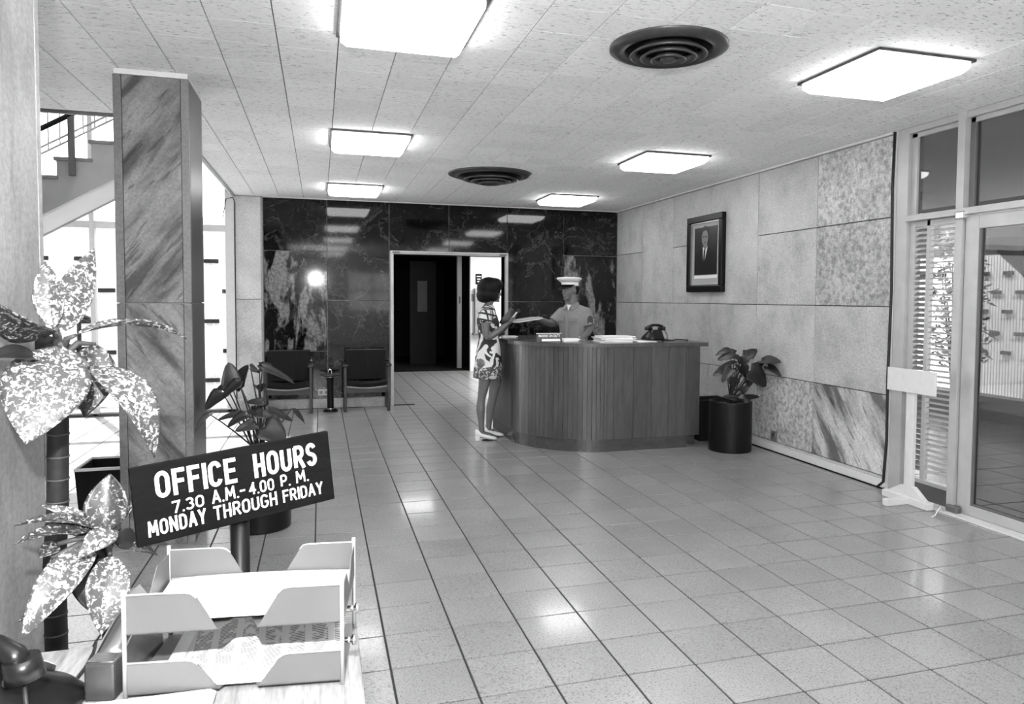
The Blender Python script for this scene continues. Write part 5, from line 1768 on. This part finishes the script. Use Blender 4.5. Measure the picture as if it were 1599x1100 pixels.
# legs
pts, rr = smooth_path([W(757, 568, -.075), W(757, 592, -.08), W(752, 622, -.08), W(750.5, 640, -.08), W(751.5, 660, -.08), W(752, 674, -.08)], [.088, .066, .044, .050, .032, .030]); limb(b, pts, rr)
pts, rr = smooth_path([W(768, 568, .07), W(773, 592, .075), W(769.5, 620, .075), W(766, 638, .08), W(763.5, 660, .08), W(763, 674, .08)], [.088, .068, .047, .050, .032, .030]); limb(b, pts, rr)
gz = lambda y: W(760, y).z
for ax, dy in ((W(752, 680).x, -.08), (W(763, 680).x, .08)):       # feet
    limb(b, [(ax-.02, WY+dy, .075), (ax+.05, WY+dy, .055), (ax+.13, WY+dy, .028)], [.030, .032, .022])
body = obj('body', b, M['stocking'], wo, 'bare arms and legs'); remesh(body, .0055, 3)
eyes(wo, hP)
# hair: a rounded bob with a fringe
h = MB()
h.ell(W(763.5, 450), (.132, .122, .118), 22, 16)
h.ell(W(761, 461), (.122, .122, .078), 22, 14)
h.ell(W(772, 445), (.095, .105, .075), 22, 14)
h.ell(W(757, 466), (.085, .105, .050), 20, 12)
h.ell(W(771, 462, -.085), (.055, .028, .060), 16, 12)
h.ell(W(771, 462, .085), (.055, .028, .060), 16, 12)
hr = obj('hair', h, M['hair'], wo, 'dark bobbed hair'); remesh(hr, .007, 14, .6)


def dress_mat():
    m, nt, p = new_mat('patterned_dress')
    tc = nd(nt, 'ShaderNodeTexCoord')
    sep = nd(nt, 'ShaderNodeSeparateXYZ'); nt.links.new(tc.outputs['Object'], sep.inputs[0])
    # upper part: white squares between dark bars
    a = mth(nt, 'ADD', mth(nt, 'MULTIPLY', sep.outputs['X'], 15.), mth(nt, 'MULTIPLY', sep.outputs['Y'], 13.))
    sq1 = ramp(nt, mth(nt, 'FRACT', a, 0), [(0., 0.), (.30, 1.)], 'CONSTANT')
    sq2 = ramp(nt, mth(nt, 'FRACT', mth(nt, 'ADD', mth(nt, 'MULTIPLY', sep.outputs['Z'], 15.), mth(nt, 'MULTIPLY', sep.outputs['X'], 3.)), 0), [(0., 0.), (.30, 1.)], 'CONSTANT')
    grid = mth(nt, 'MULTIPLY', sq1, sq2)
    # lower part: large blobs, flowers near the hem
    n1 = noise(nt, tc.outputs['Object'], 7.5, 1, .4, 1.2)
    blob = ramp(nt, n1, [(.49, 0.), (.51, 1.)])
    n2 = noise(nt, tc.outputs['Object'], 34, 2, .5, .8)
    flower = ramp(nt, n2, [(.50, .05), (.58, .7)])
    zsel = ramp(nt, sep.outputs['Z'], [(0.0, 0.), (1., 1.)])
    up_ = ramp(nt, mth(nt, 'ADD', sep.outputs['Z'], mth(nt, 'MULTIPLY', n1, .3)), [(1.0, 0.)] + [(1.0, 0.)])
    gsel = mth(nt, 'GREATER_THAN', mth(nt, 'ADD', sep.outputs['Z'], mth(nt, 'MULTIPLY', n1, .25)), 1.40)
    fsel = mth(nt, 'LESS_THAN', mth(nt, 'ADD', sep.outputs['Z'], mth(nt, 'MULTIPLY', n1, .12)), .86)
    mixc = mth(nt, 'ADD', mth(nt, 'MULTIPLY', grid, gsel), mth(nt, 'MULTIPLY', blob, mth(nt, 'SUBTRACT', 1., gsel)))
    mixc = mth(nt, 'ADD', mth(nt, 'MULTIPLY', mixc, mth(nt, 'SUBTRACT', 1., fsel)), mth(nt, 'MULTIPLY', flower, fsel))
    c = mth(nt, 'ADD', mth(nt, 'MULTIPLY', mixc, .66), .025)
    nt.links.new(c, p.inputs['Base Color'])
    p.inputs['Roughness'].default_value = .8
    return m


M['dress'] = dress_mat()
d = MB()
rings = []
for x, y, rx, ry in ((763, 477, .055, .060), (762.5, 480, .062, .10), (761, 484, .080, .165), (760.5, 491, .098, .180), (762, 503, .118, .165), (763, 515, .116, .150), (763.5, 530, .110, .138), (763, 545, .126, .160), (762.5, 560, .142, .178), (762, 575, .152, .188), (761.5, 586, .156, .192), (761.5, 590, .156, .192)):
    rings.append((W(x, y), (rx, 0, 0), (0, ry, 0)))
d.loft(rings, 28)
for q, (px_, dy) in enumerate(((759, -.165), (765, .155))):
    e0, e1 = (W(px_, 486, dy), W(px_-.5, 505, dy*1.20))
    d.tube([e0+Vector((0, 0, .012)), e0, e0.lerp(e1, .6), e1], [.035, .060, .060, .060], 18)
dr_ = obj('dress', d, M['dress'], wo, 'short patterned dress'); remesh(dr_, .007, 3)


def shoe(ax, yy, ang, nm='shoe'):
    ca, sa = math.cos(ang), math.sin(ang)
    F, Sd = Vector((ca, sa, 0)), Vector((-sa, ca, 0))
    o = Vector((ax, yy, 0))
    m_ = MB()
    m_.loft([(o+F*u+Vector((0, 0, z)), Sd*w_, Vector((0, 0, h_))) for u, z, w_, h_ in ((-.078, .085, .012, .028), (-.065, .082, .028, .042), (-.02, .066, .033, .034), (.03, .048, .036, .030), (.08, .032, .042, .026), (.12, .024, .040, .021), (.148, .018, .026, .014), (.155, .016, .010, .008))], 18)
    s = obj(nm, m_, M['shoe_white'], wo, 'white leather shoe')
    obj('heel', MB().obox(o+F*-.052+Vector((0, 0, .026)), F, Sd, (0, 0, 1), .024, .025, .026, .006), M['shoe_white'], s)
    obj('buckle', MB().obox(o+F*.075+Vector((0, 0, .060)), (F*.9-Vector((0, 0, .4))).normalized(), Sd, (F*.4+Vector((0, 0, .9))).normalized(), .012, .030, .004, .002), M['steel'], s)
    obj('sole', MB().loft([(o+F*u+Vector((0, 0, .004)), Sd*w_, Vector((0, 0, .004))) for u, w_ in ((.0, .02), (.05, .036), (.10, .042), (.14, .030), (.156, .010))], 12), M['black_matt'], s)


shoe(W(753, 684, -.08).x, WY-.08, -.05)
shoe(W(765, 684, .08).x, WY+.08, .02)
# books on her arm, folder passed across the desk
bk_ = thing('book', 'dark-covered book held against the woman with white page edges', 'book', tuple(W(795, 500, -.03)))
bc = W(794, 496, -.05); bu = Vector((.62, -.1, .78)).normalized(); bv = Vector((-.15, .95, .25)).normalized(); bn = bu.cross(bv).normalized(); bv = bn.cross(bu)
obj('cover', MB().obox(bc+bn*.012, bu, bv, bn, .105, .075, .003, .001).obox(bc-bn*.012, bu, bv, bn, .105, .075, .003, .001), M['book_dark'], bk_)
obj('pages', MB().obox(bc, bu, bv, bn, .10, .070, .009), M['white_paper'], bk_)
nb2 = thing('notebook', 'pale notebook carried by the woman behind the dark book', 'notebook', tuple(W(790, 495, .0)))
c2 = bc-bn*.03+bu*.01-Vector((.02, 0, -.005))
obj('cover', MB().obox(c2, bu, bv, bn, .10, .072, .009, .002), M['grey_paper'], nb2)
obj('pages', MB().obox(c2, bu, bv, bn, .0995, .0725, .006), M['white_paper'], nb2)

# ---- the uniformed man behind the desk
MY = 8.15
K = lambda x, y, dy=0.: at(x, y, MY+dy)
ma = thing('person', 'man in short-sleeved khaki uniform shirt and white peaked cap', 'person', (K(893, 500).x, MY, 0))
mf = Vector((-.80, -.60, 0)); mr = Vector((-.60, .80, 0))           # facing, his right
base = Vector((K(896, 500).x, MY, 0))
zc = lambda y: K(893, y).z
b = MB()
mh = K(890, 453.5)
mP, mE, mR = head_shape(b, mh, Vector((-.93, -.36, -.05)), (0, 0, 1), 1.04)
pts, rr = smooth_path([K(893, 462), K(894.5, 473), K(896, 482)], [.060, .062, .080]); limb(b, pts, rr)
tor = lambda y, rx, ry, sh=0.: (Vector((base.x, base.y, zc(y)))+mf*sh, mr*ry, mf*rx)
b.loft([tor(482, .07, .15), tor(500, .11, .165), tor(522, .10, .15), tor(545, .11, .155), tor(565, .11, .16)], 20)
shR = base+mr*.168+Vector((0, 0, zc(489))); shL = base-mr*.168+Vector((0, 0, zc(488)))
hR_ = at(840, 498, 7.93)
elR = at(863, 505, 8.28)
rp, rr = smooth_path([shR, elR, hR_], [.056, .046, .029], 6); limb(b, rp, rr)
elL = at(921, 512, 7.98); hL_ = at(909, 529, 7.72)
lp_, rr = smooth_path([shL, elL, hL_], [.056, .046, .030], 6); limb(b, lp_, rr)
hand(b, hR_, at(828, 499, 7.86)-hR_, (0.2, -.1, -1), 1, .35, .185)
hand(b, hL_, Vector((-.35, -.8, -.35)), (0, .2, -1), 1, .35, .185)
for s in (-1, 1):       # legs behind the counter
    hp = base+mr*(.09*s)
    pts, rr = smooth_path([hp+Vector((0, 0, .92)), hp+Vector((0, 0, .50))+mf*.02, hp+Vector((0, 0, .10))], [.095, .062, .042]); limb(b, pts, rr)
    limb(b, [hp+Vector((0, 0, .06)), hp+mf*.15+Vector((0, 0, .035))], [.045, .035])
mbody = obj('body', b, M['shaded_skin'], ma, 'face and bare forearms'); remesh(mbody, .006, 3)
eyes(ma, mP, 1.04)
h = MB()
h.ell(mP(-.040, 0, .010), (.082, .084, .075), 18, 12)
h.ell(mP(-.070, 0, -.030), (.040, .062, .040), 16, 10)
hr = obj('hair', h, M['hair'], ma, 'short dark hair'); remesh(hr, .007, 3)
sh = MB()
sh.loft([tor(476, .070, .075), tor(479, .090, .12, .0), tor(483, .100, .165), tor(490, .122, .195), tor(502, .138, .200, .01), tor(514, .132, .178, .01), tor(524, .128, .170, .01), tor(532, .132, .172, .01)], 28)
for S0, E0, H0 in ((shR, elR, hR_), (shL, elL, hL_)):
    d_ = (E0-S0)
    S1 = S0.copy()
    d_ = E0-S1
    sh.tube([S1-d_*.04, S1+d_*.15, S1+d_*.55, S1+d_*.86], [.058, .070, .071, .072], 18)
    sh.tube([Vector((base.x, base.y, zc(481))), S1.lerp(Vector((base.x, base.y, zc(483))), .3), S1], [.060, .066, .062], 16)
    sh.ell(S1, (.068, .068, .066))
shirt = obj('shirt', sh, M['khaki'], ma, 'khaki short-sleeved shirt'); remesh(shirt, .007, 3)
# shirt details: collar flaps, placket, pocket flaps, white undershirt, sleeve patch
nk = Vector((base.x, base.y, zc(478)))
for s in (-1, 1):
    p0 = nk+mf*.085+mr*(.012*s)+Vector((0, 0, .012))
    p1 = nk+mr*(.075*s)+Vector((0, 0, .045))
    p2 = nk+mr*(.10*s)+mf*.06+Vector((0, 0, -.005))
    p3 = nk+mf*.125+mr*(.055*s)+Vector((0, 0, -.055))
    obj('collar', MB().slab([p0, p1, p2, p3], mf*.010), M['khaki'], shirt)
    pc_ = base+mf*.152+mr*(.085*s)+Vector((0, 0, zc(499)))
    obj('pocket_flap', MB().obox(pc_, mr, mf, (0, 0, 1), .050, .006, .022, .003), M['khaki'], shirt)
obj('undershirt', MB().slab([nk+mf*.100+mr*.030+Vector((0, 0, .015)), nk+mf*.100-mr*.030+Vector((0, 0, .015)), nk+mf*.118+Vector((0, 0, -.050))], mf*.006), M['white_paper'], shirt, 'white undershirt at the collar')
obj('placket', MB().obox(base+mf*.152+Vector((0, 0, zc(508))), mr, mf, (0, 0, 1), .014, .005, .15, .003), M['khaki'], shirt)
sp0 = shL.lerp(elL, .45)
pn = ((CO-sp0).normalized()*.8-mr*.5).normalized()
px_ = Vector((0, 0, 1)).cross(pn).normalized()
for k in range(3):
    c_ = sp0+pn*.080+Vector((0, 0, .035-.026*k))
    obj('sleeve_chevron', MB().slab([c_-px_*.034+Vector((0, 0, -.016)), c_+Vector((0, 0, .010)), c_+px_*.034+Vector((0, 0, -.016)), c_+px_*.034+Vector((0, 0, -.034)), c_+Vector((0, 0, -.008)), c_-px_*.034+Vector((0, 0, -.034))], pn*.004), M['khaki_dark'], shirt, 'dark sleeve chevron')
tz = MB()
tz.loft([tor(527, .125, .165), tor(545, .125, .17), tor(565, .13, .18), (Vector((base.x, base.y, .85)), mr*.18, mf*.13)], 24)
for s in (-1, 1):
    hp = base+mr*(.09*s)
    pts, rr = smooth_path([hp+Vector((0, 0, .88)), hp+Vector((0, 0, .50))+mf*.02, hp+Vector((0, 0, .07))], [.105, .082, .075]); limb(tz, pts, rr)
trs = obj('trousers', tz, M['khaki_dark'], ma, 'dark trousers'); remesh(trs, .010, 2)
obj('belt', MB().loft([(Vector((base.x, base.y, zc(527)+dz)), mr*.176, mf*.137) for dz in (-.02, .02)], 28), M['white_paper'], ma, 'pale belt')
for s in (-1, 1):
    hp = base+mr*(.09*s)
    obj('shoe', MB().loft([(hp+mf*u+Vector((0, 0, z)), mr*w_, Vector((0, 0, h_))) for u, z, w_, h_ in ((-.09, .04, .02, .03), (-.07, .045, .04, .044), (.02, .045, .046, .044), (.12, .035, .050, .034), (.18, .028, .035, .026), (.20, .024, .012, .014))], 16), M['black_satin'], ma)
# white peaked cap
cp_ = thing('peaked_cap', 'white peaked cap worn by the uniformed man', 'cap', tuple(mP(0, 0, .07)))
cf = Vector((-.93, -.36, .0)).normalized(); cs = cf.cross(Vector((0, 0, 1))).normalized(); cu_ = (Vector((0, 0, 1))-cf*-.16).normalized()
cc = mP(-.006, 0, .060)


def oval_rings(spec, n=36):
    m_ = MB()
    m_.loft([(cc+cu_*z+cf*o_, cf*a_, cs*b_) for z, a_, b_, o_ in spec], n)
    return m_


obj('band', oval_rings([(-.012, .104, .090, 0), (.0, .106, .092, 0), (.030, .110, .096, .003)]), M['cap_white'], cp_)
obj('crown', oval_rings([(.028, .110, .096, .003), (.050, .130, .116, .004), (.068, .152, .138, .004), (.078, .156, .142, .004), (.088, .138, .126, .006), (.092, .08, .07, .012), (.093, .01, .01, .012)]), M['cap_white'], cp_)
vs_, n_ = MB(), 14
for k in range(n_+1):
    a = -PI*.40+PI*.80*k/n_
    e = cc+cf*(.104*math.cos(a))+cs*(.091*math.sin(a))-cu_*.008
    o_ = cc+cf*(.104*math.cos(a)+.050*math.cos(a)**.6 if math.cos(a) > 0 else .104*math.cos(a))+cs*(.097*math.sin(a))-cu_*(.008+.042*max(0, math.cos(a))**.6)
    vs_.v += [tuple(e), tuple(o_)]
for k in range(n_):
    vs_.f.append([2*k, 2*k+1, 2*k+3, 2*k+2]); vs_.sm.append(True)
vz = obj('visor', vs_, M['black_satin'], cp_, 'black visor'); so = vz.modifiers.new('thickness', 'SOLIDIFY'); so.thickness = .003
obj('chin_strap', MB().tube([cc+cf*(.108*math.cos(a))+cs*(.094*math.sin(a))-cu_*.004 for a in [(-.5+.1*k)*PI*.9 for k in range(11)]], .006, 8), M['black_satin'], cp_)
# the folder passed between them
fa, fb_ = W(800, 503, .06), at(839, 497, 7.90)
fo = thing('paper_folder', 'pale folded papers passed between the woman and the uniformed man', 'papers', tuple((fa+fb_)/2))
fd_ = (fb_-fa).normalized(); fs_ = Vector((fd_.y, -fd_.x, 0)).normalized(); fn_ = fd_.cross(fs_).normalized()
fc_ = (fa+fb_)/2
Lf = (fb_-fa).length/2
obj('sheet', MB().obox(fc_, fd_, fs_, fn_, Lf, .085, .004), M['white_paper'], fo)
obj('sheet', MB().obox(fc_-fn_*.009+fd_*.01, fd_, fs_, fn_, Lf*.94, .08, .004), M['grey_paper'], fo)
obj('sheet', MB().obox(fc_+fn_*.007-fd_*.02, fd_, fs_, fn_, Lf*.90, .08, .002), M['white_paper'], fo)
